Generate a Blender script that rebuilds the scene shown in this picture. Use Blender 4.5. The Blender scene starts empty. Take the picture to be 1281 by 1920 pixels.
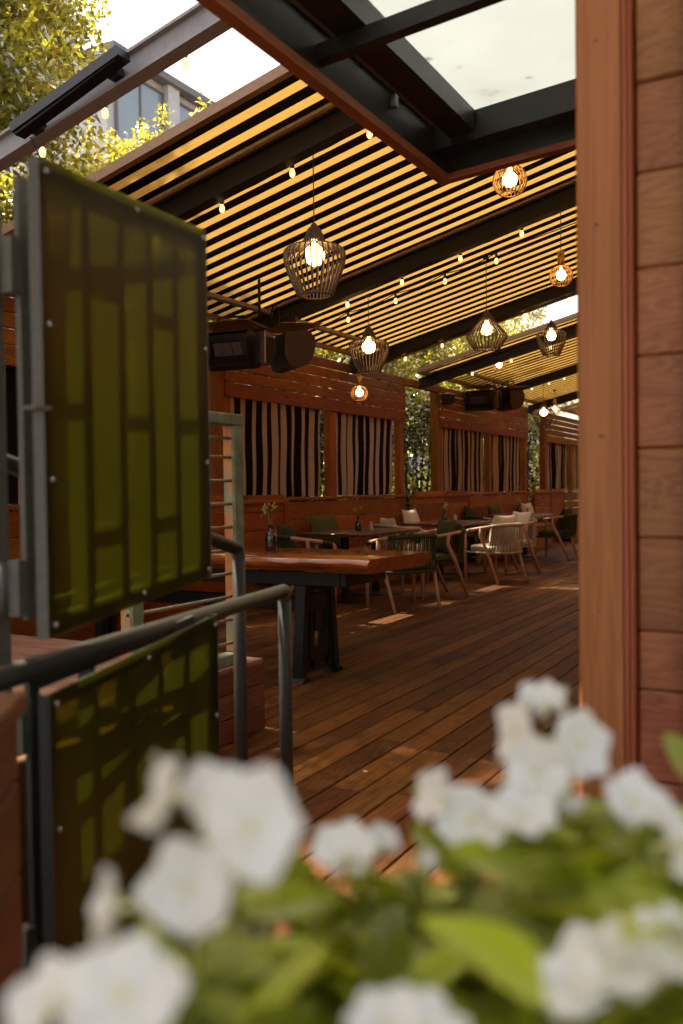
import bpy, math, random
import numpy as np
from mathutils import Vector, Matrix

# ------------------------------------------------------------------ scene, camera, world, sun, exposure
sc = bpy.context.scene
COL = sc.collection
R = math.radians
CAM_YAW, CAM_PITCH, CAM_ROLL = R(28.9), math.atan(42 / 1680), -0.0135
cam = bpy.data.cameras.new('camera')
cam_o = bpy.data.objects.new('camera', cam)
COL.objects.link(cam_o)
m3 = (Matrix.Rotation(CAM_YAW, 3, 'Z') @ Matrix.Rotation(math.pi / 2 - CAM_PITCH, 3, 'X') @ Matrix.Rotation(CAM_ROLL, 3, 'Z'))
cam_o.matrix_world = Matrix.Translation((0, 0, 1.2)) @ m3.to_4x4()
cam.sensor_fit = 'VERTICAL'
cam.sensor_height = 36
cam.sensor_width = 24
cam.lens = 31.5
cam.clip_start = 0.02
cam.clip_end = 500
cam.dof.use_dof = True
cam.dof.focus_distance = 6.0
cam.dof.aperture_fstop = 2.55
cam.dof.aperture_blades = 9
sc.camera = cam_o

SUN_EL, SUN_AZ = R(57), (-0.97, 0.24)          # azimuth: unit vector towards the sun
w = bpy.data.worlds.new('World')
sc.world = w
w.use_nodes = True
nt = w.node_tree
sky = nt.nodes.new('ShaderNodeTexSky')
sky.sky_type = 'NISHITA'
sky.sun_disc = False
sky.sun_elevation = SUN_EL
sky.sun_rotation = math.atan2(SUN_AZ[0], SUN_AZ[1])
sky.air_density = 1.0
sky.dust_density = 4.0
sky.ozone_density = 0.6
hz_ = nt.nodes.new('ShaderNodeMix')            # thin warm haze over the whole dome
hz_.data_type = 'RGBA'
hz_.blend_type = 'MULTIPLY'
hz_.inputs['Factor'].default_value = 1.0
hz_.inputs['B'].default_value = (1.17, 0.96, 0.76, 1)
nt.links.new(sky.outputs[0], hz_.inputs['A'])
nt.links.new(hz_.outputs['Result'], nt.nodes['Background'].inputs[0])
nt.nodes['Background'].inputs[1].default_value = 0.15
sun = bpy.data.lights.new('sun', 'SUN')
sun.energy = 4.2
sun.angle = R(0.5)
sun.color = (1.0, 0.88, 0.70)
sun_o = bpy.data.objects.new('sun', sun)
COL.objects.link(sun_o)
d = Vector((SUN_AZ[0], SUN_AZ[1], 0)).normalized() * math.cos(SUN_EL) + Vector((0, 0, math.sin(SUN_EL)))
sun_o.rotation_euler = d.to_track_quat('Z', 'Y').to_euler()

sc.view_settings.view_transform = 'Standard'
sc.view_settings.look = 'None'
sc.view_settings.gamma = 1
sc.view_settings.exposure = 1.75
cy = sc.cycles
cy.use_denoising = True
try:
    cy.denoiser = 'OPENIMAGEDENOISE'
except Exception:
    pass
cy.max_bounces = 7
cy.diffuse_bounces = 4
cy.glossy_bounces = 4
cy.transmission_bounces = 6
cy.transparent_max_bounces = 8
cy.caustics_reflective = False
cy.caustics_refractive = False
cy.sample_clamp_indirect = 6
cy.use_adaptive_sampling = True
cy.adaptive_threshold = 0.03

random.seed(7)
rng = np.random.default_rng(11)

# ------------------------------------------------------------------ mesh helpers
class MB:
    def __init__(s):
        s.v = []; s.f = []
    def add(s, vs, fs):
        n = len(s.v); s.v += [tuple(v) for v in vs]; s.f += [tuple(n + i for i in f) for f in fs]; return s
    def box(s, lo, hi, bev=0.0):
        x0, y0, z0 = lo; x1, y1, z1 = hi
        return s.hexa([(x0, y0, z0), (x1, y0, z0), (x1, y1, z0), (x0, y1, z0), (x0, y0, z1), (x1, y0, z1), (x1, y1, z1), (x0, y1, z1)])
    def hexa(s, p):
        return s.add(p, [(0, 3, 2, 1), (4, 5, 6, 7), (0, 1, 5, 4), (1, 2, 6, 5), (2, 3, 7, 6), (3, 0, 4, 7)])
    def bbox(s, lo, hi, b=0.004):
        # box with chamfered long edges (all 12 edges)
        x0, y0, z0 = lo; x1, y1, z1 = hi
        b = min(b, (x1 - x0) * .45, (y1 - y0) * .45, (z1 - z0) * .45)
        vs = []; idx = {}
        for i, (x, sx) in enumerate(((x0, 1), (x1, -1))):
            for j, (y, sy) in enumerate(((y0, 1), (y1, -1))):
                for k, (z, sz) in enumerate(((z0, 1), (z1, -1))):
                    idx[i, j, k, 0] = len(vs); vs.append((x, y + sy * b, z + sz * b))
                    idx[i, j, k, 1] = len(vs); vs.append((x + sx * b, y, z + sz * b))
                    idx[i, j, k, 2] = len(vs); vs.append((x + sx * b, y + sy * b, z))
        g = lambda i, j, k, a: idx[i, j, k, a]
        fs = []
        fs.append((g(0,0,0,0), g(0,0,1,0), g(0,1,1,0), g(0,1,0,0))); fs.append((g(1,0,0,0), g(1,1,0,0), g(1,1,1,0), g(1,0,1,0)))
        fs.append((g(0,0,0,1), g(1,0,0,1), g(1,0,1,1), g(0,0,1,1))); fs.append((g(0,1,0,1), g(0,1,1,1), g(1,1,1,1), g(1,1,0,1)))
        fs.append((g(0,0,0,2), g(0,1,0,2), g(1,1,0,2), g(1,0,0,2))); fs.append((g(0,0,1,2), g(1,0,1,2), g(1,1,1,2), g(0,1,1,2)))
        for j in (0, 1):
            for k in (0, 1):
                q = (g(0,j,k,1), g(0,j,k,2), g(1,j,k,2), g(1,j,k,1)); fs.append(q if (j + k) % 2 == 0 else q[::-1])
        for i in (0, 1):
            for k in (0, 1):
                q = (g(i,0,k,2), g(i,0,k,0), g(i,1,k,0), g(i,1,k,2)); fs.append(q if (i + k) % 2 == 0 else q[::-1])
            for j in (0, 1):
                q = (g(i,j,0,0), g(i,j,0,1), g(i,j,1,1), g(i,j,1,0)); fs.append(q if (i + j) % 2 == 0 else q[::-1])
        for i in (0, 1):
            for j in (0, 1):
                for k in (0, 1):
                    q = (g(i,j,k,0), g(i,j,k,1), g(i,j,k,2)); fs.append(q if (i + j + k) % 2 else q[::-1])
        return s.add(vs, fs)
    def beam(s, a, b, wd, ht, up=(0, 0, 1)):
        a = Vector(a); b = Vector(b); t = (b - a).normalized(); u = Vector(up)
        sd = t.cross(u).normalized(); u = sd.cross(t).normalized()
        p = []
        for q in (a, b):
            for (i, j) in ((-1, -1), (1, -1), (1, 1), (-1, 1)):
                p.append(q + sd * i * wd / 2 + u * j * ht / 2)
        return s.hexa(p[:4] + p[4:])
    def tube(s, pts, r, n=8, cap=True, closed=False):
        pts = [Vector(p) for p in pts]; m = len(pts)
        rs = r if isinstance(r, (list, tuple)) else [r] * m
        base = len(s.v); prev = None
        for i, p in enumerate(pts):
            if closed:
                t = (pts[(i + 1) % m] - pts[i - 1]).normalized()
            else:
                t = ((pts[i + 1] - p) if i == 0 else (p - pts[i - 1]) if i == m - 1 else ((pts[i + 1] - p).normalized() + (p - pts[i - 1]).normalized())).normalized()
            if prev is None:
                u = t.orthogonal().normalized()
            else:
                u = (prev - t * prev.dot(t)); u = u.normalized() if u.length > 1e-6 else t.orthogonal().normalized()
            prev = u; v = t.cross(u)
            for k in range(n):
                a = 2 * math.pi * k / n
                s.v.append(tuple(p + (u * math.cos(a) + v * math.sin(a)) * rs[i]))
        rows = m if closed else m - 1
        for i in range(rows):
            for k in range(n):
                a = base + i * n + k; b = base + i * n + (k + 1) % n
                c = base + ((i + 1) % m) * n + (k + 1) % n; e = base + ((i + 1) % m) * n + k
                s.f.append((a, b, c, e))
        if cap and not closed:
            s.f.append(tuple(base + k for k in range(n))[::-1]); s.f.append(tuple(base + (m - 1) * n + k for k in range(n)))
        return s
    def lathe(s, prof, n=24, c=(0, 0, 0)):
        base = len(s.v); m = len(prof)
        for (r, z) in prof:
            for k in range(n):
                a = 2 * math.pi * k / n
                s.v.append((c[0] + r * math.cos(a), c[1] + r * math.sin(a), c[2] + z))
        for i in range(m - 1):
            for k in range(n):
                s.f.append((base + i * n + k, base + i * n + (k + 1) % n, base + (i + 1) * n + (k + 1) % n, base + (i + 1) * n + k))
        return s
    def prism(s, poly, lo, hi, axis='x'):
        # polygon in the plane normal to axis, extruded from lo to hi
        n = len(poly)
        def mk(a, b, c):
            return {'x': (c, a, b), 'y': (a, c, b), 'z': (a, b, c)}[axis]
        vs = [mk(a, b, lo) for a, b in poly] + [mk(a, b, hi) for a, b in poly]
        fs = [tuple(range(n))[::-1], tuple(range(n, 2 * n))] + [(i, (i + 1) % n, n + (i + 1) % n, n + i) for i in range(n)]
        return s.add(vs, fs)
    def mesh(s, name, mat, smooth=False):
        me = bpy.data.meshes.new(name); me.from_pydata(s.v, [], s.f)
        me.materials.append(mat)
        if smooth:
            me.polygons.foreach_set('use_smooth', [True] * len(me.polygons))
        me.update()
        return me
    def build(s, name, mat, parent=None, smooth=False, loc=None):
        return link(name, s.mesh(name, mat, smooth), parent, loc)

def link(name, me, parent=None, loc=None, rot=None, scale=None):
    o = bpy.data.objects.new(name, me); COL.objects.link(o)
    if parent is not None: o.parent = parent
    if loc is not None: o.location = loc
    if rot is not None: o.rotation_euler = rot
    if scale is not None: o.scale = scale
    return o

def tag(o, label=None, cat=None, group=None, kind=None):
    if label: o['label'] = label
    if cat: o['category'] = cat
    if group: o['group'] = group
    if kind: o['kind'] = kind
    return o

def thing(name, label, cat, loc=(0, 0, 0), rz=0.0, group=None):
    o = bpy.data.objects.new(name, None); COL.objects.link(o)
    o.empty_display_size = .1; o.location = loc; o.rotation_euler = (0, 0, rz)
    return tag(o, label, cat, group)

def copy_tree(o, parent=None):
    c = o.copy(); COL.objects.link(c); c.parent = parent
    for ch in o.children: copy_tree(ch, c)
    return c

def smooth_auto(o, ang=35):
    me = o.data
    me.polygons.foreach_set('use_smooth', [True] * len(me.polygons))
    try:
        me.set_sharp_from_angle(angle=R(ang))
    except Exception:
        pass
    return o

# ------------------------------------------------------------------ materials
def newmat(name):
    m = bpy.data.materials.new(name); m.use_nodes = True
    return m, m.node_tree, m.node_tree.nodes['Principled BSDF'], m.node_tree.nodes['Material Output']

def N(t, typ, **kw):
    n = t.nodes.new(typ)
    for k, v in kw.items(): setattr(n, k, v)
    return n

def ramp(t, stops):
    r = N(t, 'ShaderNodeValToRGB'); e = r.color_ramp.elements
    while len(e) < len(stops): e.new(.5)
    for i, (p, c) in enumerate(stops):
        e[i].position = p; e[i].color = (*c, 1)
    return r

def plain(name, col, rough=.5, metal=0.0, spec=.5, var=.12, bump=.0, nscale=30, coat=0):
    m, t, b, o = newmat(name)
    tc = N(t, 'ShaderNodeTexCoord'); nz = N(t, 'ShaderNodeTexNoise'); nz.inputs['Scale'].default_value = nscale; nz.inputs['Detail'].default_value = 5
    t.links.new(tc.outputs['Object'], nz.inputs['Vector'])
    lo = tuple(c * (1 - var) for c in col); hi = tuple(min(1, c * (1 + var)) for c in col)
    r = ramp(t, [(.3, lo), (.7, hi)]); t.links.new(nz.outputs['Fac'], r.inputs[0]); t.links.new(r.outputs[0], b.inputs['Base Color'])
    b.inputs['Roughness'].default_value = rough; b.inputs['Metallic'].default_value = metal; b.inputs['Specular IOR Level'].default_value = spec
    b.inputs['Coat Weight'].default_value = coat
    rr = N(t, 'ShaderNodeMapRange'); rr.inputs['To Min'].default_value = max(.02, rough - .1); rr.inputs['To Max'].default_value = min(1, rough + .1)
    t.links.new(nz.outputs['Fac'], rr.inputs[0]); t.links.new(rr.outputs[0], b.inputs['Roughness'])
    if bump:
        bp = N(t, 'ShaderNodeBump'); bp.inputs['Strength'].default_value = bump; bp.inputs['Distance'].default_value = .003
        t.links.new(nz.outputs['Fac'], bp.inputs['Height']); t.links.new(bp.outputs[0], b.inputs['Normal'])
    return m

def wood(name, dark, light, axis='y', rough=.55, spec=.4, along=1.0, across=11.0, objvar=.35, coat=0.0, knots=True, stain=.0):
    m, t, b, o = newmat(name); L = t.links
    tc = N(t, 'ShaderNodeTexCoord'); oi = N(t, 'ShaderNodeObjectInfo')
    off = N(t, 'ShaderNodeVectorMath', operation='MULTIPLY_ADD')
    off.inputs[1].default_value = (1, 1, 1)
    mul = N(t, 'ShaderNodeVectorMath', operation='SCALE'); mul.inputs[0].default_value = (37.1, 21.7, 53.3)
    L.new(oi.outputs['Random'], mul.inputs['Scale']); L.new(tc.outputs['Object'], off.inputs[0]); L.new(mul.outputs[0], off.inputs[2])
    i = 'xyz'.index(axis)
    def mp(al, ac):
        k = N(t, 'ShaderNodeMapping'); s = [ac] * 3; s[i] = al; k.inputs['Scale'].default_value = s; L.new(off.outputs[0], k.inputs['Vector']); return k
    n1 = N(t, 'ShaderNodeTexNoise'); n1.inputs['Scale'].default_value = 1; n1.inputs['Detail'].default_value = 5; n1.inputs['Distortion'].default_value = 1.2
    L.new(mp(along, across).outputs[0], n1.inputs['Vector'])
    # growth rings: bands of a slow noise
    rg = N(t, 'ShaderNodeMath', operation='MULTIPLY'); rg.inputs[1].default_value = 9.0; L.new(n1.outputs['Fac'], rg.inputs[0])
    fr = N(t, 'ShaderNodeMath', operation='PINGPONG'); fr.inputs[1].default_value = .5; L.new(rg.outputs[0], fr.inputs[0])
    n2 = N(t, 'ShaderNodeTexNoise'); n2.inputs['Scale'].default_value = 1; n2.inputs['Detail'].default_value = 4
    L.new(mp(along * 3, across * 14).outputs[0], n2.inputs['Vector'])
    n3 = N(t, 'ShaderNodeTexNoise'); n3.inputs['Scale'].default_value = 1; n3.inputs['Detail'].default_value = 3
    L.new(mp(along * 1.6, across * .35).outputs[0], n3.inputs['Vector'])
    a1 = N(t, 'ShaderNodeMath', operation='MULTIPLY_ADD'); a1.inputs[1].default_value = .7; L.new(fr.outputs[0], a1.inputs[0])
    a0 = N(t, 'ShaderNodeMath', operation='MULTIPLY'); a0.inputs[1].default_value = .45; L.new(n2.outputs['Fac'], a0.inputs[0]); L.new(a0.outputs[0], a1.inputs[2])
    a2 = N(t, 'ShaderNodeMath', operation='MULTIPLY_ADD'); a2.inputs[1].default_value = .6; L.new(n3.outputs['Fac'], a2.inputs[0]); L.new(a1.outputs[0], a2.inputs[2])
    mid = tuple((p + q) / 2 for p, q in zip(dark, light))
    r = ramp(t, [(.35, dark), (.62, mid), (.95, light)]); L.new(a2.outputs[0], r.inputs[0])
    hs = N(t, 'ShaderNodeHueSaturation')
    vr = N(t, 'ShaderNodeMapRange'); vr.inputs['To Min'].default_value = 1 - objvar; vr.inputs['To Max'].default_value = 1 + objvar
    L.new(oi.outputs['Random'], vr.inputs[0]); L.new(vr.outputs[0], hs.inputs['Value'])
    rf = N(t, 'ShaderNodeMath', operation='FRACT'); rm = N(t, 'ShaderNodeMath', operation='MULTIPLY'); rm.inputs[1].default_value = 13.7
    L.new(oi.outputs['Random'], rm.inputs[0]); L.new(rm.outputs[0], rf.inputs[0])
    hr = N(t, 'ShaderNodeMapRange'); hr.inputs['To Min'].default_value = .488; hr.inputs['To Max'].default_value = .512; L.new(rf.outputs[0], hr.inputs[0]); L.new(hr.outputs[0], hs.inputs['Hue'])
    L.new(r.outputs[0], hs.inputs['Color'])
    col = hs.outputs[0]
    if knots:
        vo = N(t, 'ShaderNodeTexVoronoi'); vo.inputs['Scale'].default_value = 1; vo.inputs['Randomness'].default_value = 1
        L.new(mp(1.7, 4.5).outputs[0], vo.inputs['Vector'])
        kr = ramp(t, [(.03, (1, 1, 1)), (.075, (0, 0, 0))]); L.new(vo.outputs['Distance'], kr.inputs[0])
        mx = N(t, 'ShaderNodeMix', data_type='RGBA'); mx.inputs['B'].default_value = (*[c * .3 for c in dark], 1)
        L.new(kr.outputs[0], mx.inputs['Factor']); L.new(col, mx.inputs['A']); col = mx.outputs['Result']
    if stain:
        n4 = N(t, 'ShaderNodeTexNoise'); n4.inputs['Scale'].default_value = 3.2; n4.inputs['Detail'].default_value = 5; n4.inputs['Roughness'].default_value = .65
        L.new(off.outputs[0], n4.inputs['Vector'])
        sr = ramp(t, [(.56, (0, 0, 0)), (.66, (1, 1, 1))]); L.new(n4.outputs['Fac'], sr.inputs[0])
        sm = N(t, 'ShaderNodeMath', operation='MULTIPLY'); sm.inputs[1].default_value = stain; L.new(sr.outputs[0], sm.inputs[0])
        mx = N(t, 'ShaderNodeMix', data_type='RGBA'); mx.inputs['B'].default_value = (*[c * .45 for c in dark], 1)
        L.new(sm.outputs[0], mx.inputs['Factor']); L.new(col, mx.inputs['A']); col = mx.outputs['Result']
    L.new(col, b.inputs['Base Color'])
    rr = N(t, 'ShaderNodeMapRange'); rr.inputs['To Min'].default_value = rough - .1; rr.inputs['To Max'].default_value = min(1, rough + .15); L.new(n2.outputs['Fac'], rr.inputs[0]); L.new(rr.outputs[0], b.inputs['Roughness'])
    b.inputs['Specular IOR Level'].default_value = spec; b.inputs['Coat Weight'].default_value = coat; b.inputs['Coat Roughness'].default_value = .12
    bp = N(t, 'ShaderNodeBump'); bp.inputs['Strength'].default_value = .35; bp.inputs['Distance'].default_value = .002
    L.new(a1.outputs[0], bp.inputs['Height']); L.new(bp.outputs[0], b.inputs['Normal'])
    return m

def emit(name, col, s):
    m, t, b, o = newmat(name)
    b.inputs['Base Color'].default_value = (*col, 1); b.inputs['Emission Color'].default_value = (*col, 1); b.inputs['Emission Strength'].default_value = s
    return m

def translucent(name, col, tcol, fac=.5, rough=.6, island=0.0, gloss=.0, nscale=0, ramp_cols=None):
    """thin sheet: diffuse on the lit side, translucent on the other"""
    m, t, b, o = newmat(name); L = t.links
    di = N(t, 'ShaderNodeBsdfDiffuse'); tr = N(t, 'ShaderNodeBsdfTranslucent'); mx = N(t, 'ShaderNodeMixShader'); mx.inputs[0].default_value = fac
    di.inputs[0].default_value = (*col, 1); tr.inputs[0].default_value = (*tcol, 1)
    if island:
        g = N(t, 'ShaderNodeNewGeometry'); oi = N(t, 'ShaderNodeObjectInfo')
        for sh, c in ((di, col), (tr, tcol)):
            hs = N(t, 'ShaderNodeHueSaturation'); hs.inputs['Color'].default_value = (*c, 1)
            v = N(t, 'ShaderNodeMapRange'); v.inputs['To Min'].default_value = 1 - island; v.inputs['To Max'].default_value = 1 + island; L.new(g.outputs['Random Per Island'], v.inputs[0]); L.new(v.outputs[0], hs.inputs['Value'])
            h = N(t, 'ShaderNodeMapRange'); h.inputs['To Min'].default_value = .475; h.inputs['To Max'].default_value = .52
            mm = N(t, 'ShaderNodeMath', operation='MULTIPLY'); mm.inputs[1].default_value = 7.31; ff = N(t, 'ShaderNodeMath', operation='FRACT')
            ad = N(t, 'ShaderNodeMath', operation='ADD'); L.new(g.outputs['Random Per Island'], mm.inputs[0]); L.new(mm.outputs[0], ad.inputs[0]); L.new(oi.outputs['Random'], ad.inputs[1]); L.new(ad.outputs[0], ff.inputs[0])
            L.new(ff.outputs[0], h.inputs[0]); L.new(h.outputs[0], hs.inputs['Hue'])
            L.new(hs.outputs[0], sh.inputs[0])
    L.new(di.outputs[0], mx.inputs[1]); L.new(tr.outputs[0], mx.inputs[2]); out = mx
    if gloss:
        gl = N(t, 'ShaderNodeBsdfGlossy'); gl.inputs['Roughness'].default_value = rough; m2 = N(t, 'ShaderNodeMixShader')
        fz = N(t, 'ShaderNodeFresnel'); fz.inputs[0].default_value = 1.35; ml = N(t, 'ShaderNodeMath', operation='MULTIPLY'); ml.inputs[1].default_value = gloss; L.new(fz.outputs[0], ml.inputs[0])
        L.new(ml.outputs[0], m2.inputs[0]); L.new(out.outputs[0], m2.inputs[1]); L.new(gl.outputs[0], m2.inputs[2]); out = m2
    L.new(out.outputs[0], o.inputs[0]); t.nodes.remove(b)
    return m

M = {}
M['deck'] = wood('deck_ipe', (.030, .0104, .0023), (.120, .0445, .0100), 'y', rough=.6, spec=.11, along=.9, across=9, objvar=.42, knots=False, stain=.55)
M['platform'] = wood('platform_wood', (.10, .052, .032), (.26, .14, .085), 'x', rough=.6, objvar=.2, knots=False)
M['red_y'] = wood('redwood_along_wall', (.118, .033, .0045), (.30, .095, .0130), 'y', rough=.6, spec=.12, objvar=.22)
M['red_z'] = wood('redwood_post', (.118, .033, .0045), (.30, .096, .0130), 'z', rough=.6, spec=.12, objvar=.18)
M['red_x'] = wood('redwood_cross', (.10, .024, .006), (.23, .062, .015), 'x', rough=.6, spec=.2, objvar=.18)
M['jamb'] = wood('cedar_jamb', (.31, .084, .026), (.46, .142, .048), 'z', rough=.5, along=.5, across=14, objvar=.03)
M['cedar_x'] = wood('cedar_wall', (.22, .070, .026), (.42, .152, .062), 'x', rough=.55, along=3.0, across=16, objvar=.06)
M['table_dark'] = wood('table_top_wood', (.028, .009, .003), (.095, .030, .009), 'y', rough=.28, spec=.5, objvar=.1, knots=False, coat=.25)
M['slab'] = wood('slab_wood', (.12, .024, .004), (.40, .095, .016), 'x', rough=.2, spec=.5, along=.7, across=6, objvar=.05, knots=False, coat=.9)
M['chair_wood'] = wood('eucalyptus', (.30, .15, .075), (.52, .29, .16), 'z', rough=.5, along=2, across=30, objvar=.08, knots=False)
M['crate_x'] = wood('step_wood', (.06, .02, .009), (.15, .055, .022), 'x', spec=.2, rough=.6, objvar=.15)
M['crate_y'] = wood('low_wall_wood', (.06, .02, .009), (.15, .055, .022), 'x', spec=.2, rough=.55, along=2.0, across=14, objvar=.2)
M['trim_y'] = wood('canopy_trim_y', (.13, .040, .011), (.30, .105, .032), 'y', spec=.25, rough=.55, objvar=.08)
M['trim_x'] = wood('canopy_trim_x', (.13, .040, .011), (.30, .105, .032), 'x', spec=.25, rough=.55, objvar=.08)
M['crate_y2'] = wood('fascia_wood', (.06, .02, .009), (.15, .055, .022), 'y', spec=.2, rough=.6, objvar=.15)
M['beam'] = plain('dark_steel', (.017, .0125, .009), .5, 0, .3, .25)
M['canopy_steel'] = plain('canopy_steel', (.017, .0155, .013), .4, 0, .35, .3, bump=.1, nscale=12)
M['grey_steel'] = plain('grey_steel', (.27, .25, .25), .5, 0, .5, .12)
M['profile'] = plain('bronze_profile', (.30, .165, .08), .4, .2, .5, .15)
M['guide'] = plain('pale_guide_rail', (.62, .42, .20), .35, .1)
M['rail'] = plain('green_grey_paint', (.021, .021, .0155), .48, 0, .2, .15, bump=.15, nscale=60)
M['gate_frame'] = plain('gate_frame_paint', (.105, .098, .080), .5, 0, .3, .15, bump=.15, nscale=60)
M['gate_dark'] = plain('gate_frame_dark', (.028, .032, .028), .45, 0, .3, .15, bump=.15, nscale=60)
M['screw'] = plain('zinc_screw', (.35, .33, .30), .35, .8)
M['black'] = plain('black_iron', (.008, .0062, .005), .5, 0, .25, .3, bump=.3, nscale=40)
M['heater'] = plain('heater_black', (.018, .017, .017), .35, .2, .5, .3)
M['heater_shield'] = plain('heater_shield', (.24, .17, .11), .35, .6, .5, .2)
M['ceramic'] = plain('ceramic_burner', (.10, .07, .065), .8, 0, .2, .3, nscale=250, bump=.5)
M['brass'] = plain('brass', (.55, .32, .10), .3, .9)
M['rattan'] = plain('dark_rattan', (.105, .070, .050), .6, 0, .4, .3, nscale=80)
M['gold_wire'] = plain('gold_wire', (.42, .22, .07), .35, .6)
M['cord'] = plain('black_cord', (.012, .011, .01), .6)
M['bottle'] = plain('amber_glass_bottle', (.012, .006, .003), .08, 0, .8, .2)
M['clear'] = plain('candle_glass', (.30, .27, .24), .1, 0, .8, .1)
M['rope_green'] = plain('green_rope', (.036, .045, .016), .8, 0, .2, .3, nscale=120, bump=.6)
M['rope_cream'] = plain('cream_rope', (.33, .28, .20), .8, 0, .2, .2, nscale=120, bump=.6)
M['cloth_green'] = plain('green_cushion', (.070, .074, .028), .9, 0, .1, .15, nscale=220, bump=.4)
M['cloth_cream'] = plain('cream_cushion', (.52, .45, .34), .9, 0, .1, .08, nscale=220, bump=.4)
M['cloth_dark'] = plain('dark_green_cushion', (.040, .042, .018), .9, 0, .1, .15, nscale=220, bump=.4)
M['soil'] = plain('soil', (.02, .014, .01), .95, 0, .1, .5, bump=1, nscale=40)
M['bark'] = plain('bark', (.10, .075, .05), .9, 0, .1, .4, bump=1, nscale=25)
M['ground'] = plain('ground_concrete', (.13, .12, .11), .9, 0, .2, .2, nscale=2, bump=.3)
M['facade'] = plain('facade_render', (.62, .62, .62), .8, 0, .3, .06, nscale=3)
M['win_frame'] = plain('window_frame_metal', (.20, .19, .18), .5, 0, .4, .1)
M['win_glass'] = plain('window_glass', (.30, .36, .40), .06, 0, 1.0, .05, nscale=1)
M['bulb'] = emit('warm_bulb', (1.0, .58, .22), 5.0)
M['filament'] = emit('string_bulb', (1.0, .56, .20), .85); M['filament'].cycles.emission_sampling = 'NONE'
M['socket'] = plain('black_socket', (.015, .013, .012), .5)
M['leaf'] = translucent('ficus_leaf', (.075, .085, .014), (.56, .52, .045), .66, .35, island=.45, gloss=.6)
M['hedge_leaf'] = translucent('hedge_leaf', (.022, .032, .010), (.03, .045, .008), .3, .35, island=.5, gloss=.5)
M['petal'] = translucent('white_petal', (.90, .88, .82), (.85, .84, .72), .35, .5)
M['petal_dry'] = plain('dry_petal', (.55, .36, .22), .8)
M['petal_eye'] = plain('yellow_eye', (.72, .68, .34), .7)
M['plant_leaf'] = translucent('plant_leaf', (.30, .345, .022), (.62, .65, .025), .45, .5, island=.0, gloss=.12)
M['stem'] = plain('plant_stem', (.12, .16, .03), .6)

def leafy_var(m):
    t = m.node_tree; L = t.links
    oi = N(t, 'ShaderNodeObjectInfo')
    for n in list(t.nodes):
        if n.type in ('BSDF_DIFFUSE', 'BSDF_TRANSLUCENT'):
            hs = N(t, 'ShaderNodeHueSaturation'); hs.inputs['Color'].default_value = n.inputs[0].default_value
            v = N(t, 'ShaderNodeMapRange'); v.inputs['To Min'].default_value = .5; v.inputs['To Max'].default_value = 1.6
            L.new(oi.outputs['Random'], v.inputs[0]); L.new(v.outputs[0], hs.inputs['Value']); L.new(hs.outputs[0], n.inputs[0])
leafy_var(M['plant_leaf'])

def awning_mat():
    m, t, b, o = newmat('striped_awning'); L = t.links; t.nodes.remove(b)
    tc = N(t, 'ShaderNodeTexCoord'); sp = N(t, 'ShaderNodeSeparateXYZ'); L.new(tc.outputs['Object'], sp.inputs[0])
    a = N(t, 'ShaderNodeMath', operation='ADD'); a.inputs[1].default_value = 100 * .19 - 5.214 + .0525
    L.new(sp.outputs['Y'], a.inputs[0])
    dv = N(t, 'ShaderNodeMath', operation='DIVIDE'); dv.inputs[1].default_value = .19; L.new(a.outputs[0], dv.inputs[0])
    fr = N(t, 'ShaderNodeMath', operation='FRACT'); L.new(dv.outputs[0], fr.inputs[0])
    st = N(t, 'ShaderNodeMath', operation='LESS_THAN'); st.inputs[1].default_value = .455; L.new(fr.outputs[0], st.inputs[0])
    # woven threads and weathering
    mp = N(t, 'ShaderNodeMapping'); mp.inputs['Scale'].default_value = (4, 160, 4); L.new(tc.outputs['Object'], mp.inputs[0])
    nz = N(t, 'ShaderNodeTexNoise'); nz.inputs['Scale'].default_value = 1; nz.inputs['Detail'].default_value = 4; L.new(mp.outputs[0], nz.inputs['Vector'])
    r1 = ramp(t, [(.3, (.62, .375, .080)), (.7, (.78, .505, .130))]); L.new(nz.outputs['Fac'], r1.inputs[0])
    mx = N(t, 'ShaderNodeMix', data_type='RGBA'); mx.inputs['A'].default_value = (.006, .004, .003, 1); L.new(st.outputs[0], mx.inputs['Factor']); L.new(r1.outputs[0], mx.inputs['B'])
    mxt = N(t, 'ShaderNodeMix', data_type='RGBA'); mxt.inputs['A'].default_value = (.004, .002, .001, 1); L.new(st.outputs[0], mxt.inputs['Factor']); L.new(r1.outputs[0], mxt.inputs['B'])
    di = N(t, 'ShaderNodeBsdfDiffuse'); tr = N(t, 'ShaderNodeBsdfTranslucent'); ms = N(t, 'ShaderNodeMixShader'); ms.inputs[0].default_value = .19
    L.new(mx.outputs['Result'], di.inputs[0]); L.new(mxt.outputs['Result'], tr.inputs[0]); L.new(di.outputs[0], ms.inputs[1]); L.new(tr.outputs[0], ms.inputs[2]); L.new(ms.outputs[0], o.inputs[0])
    return m
M['awning'] = awning_mat()

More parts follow.
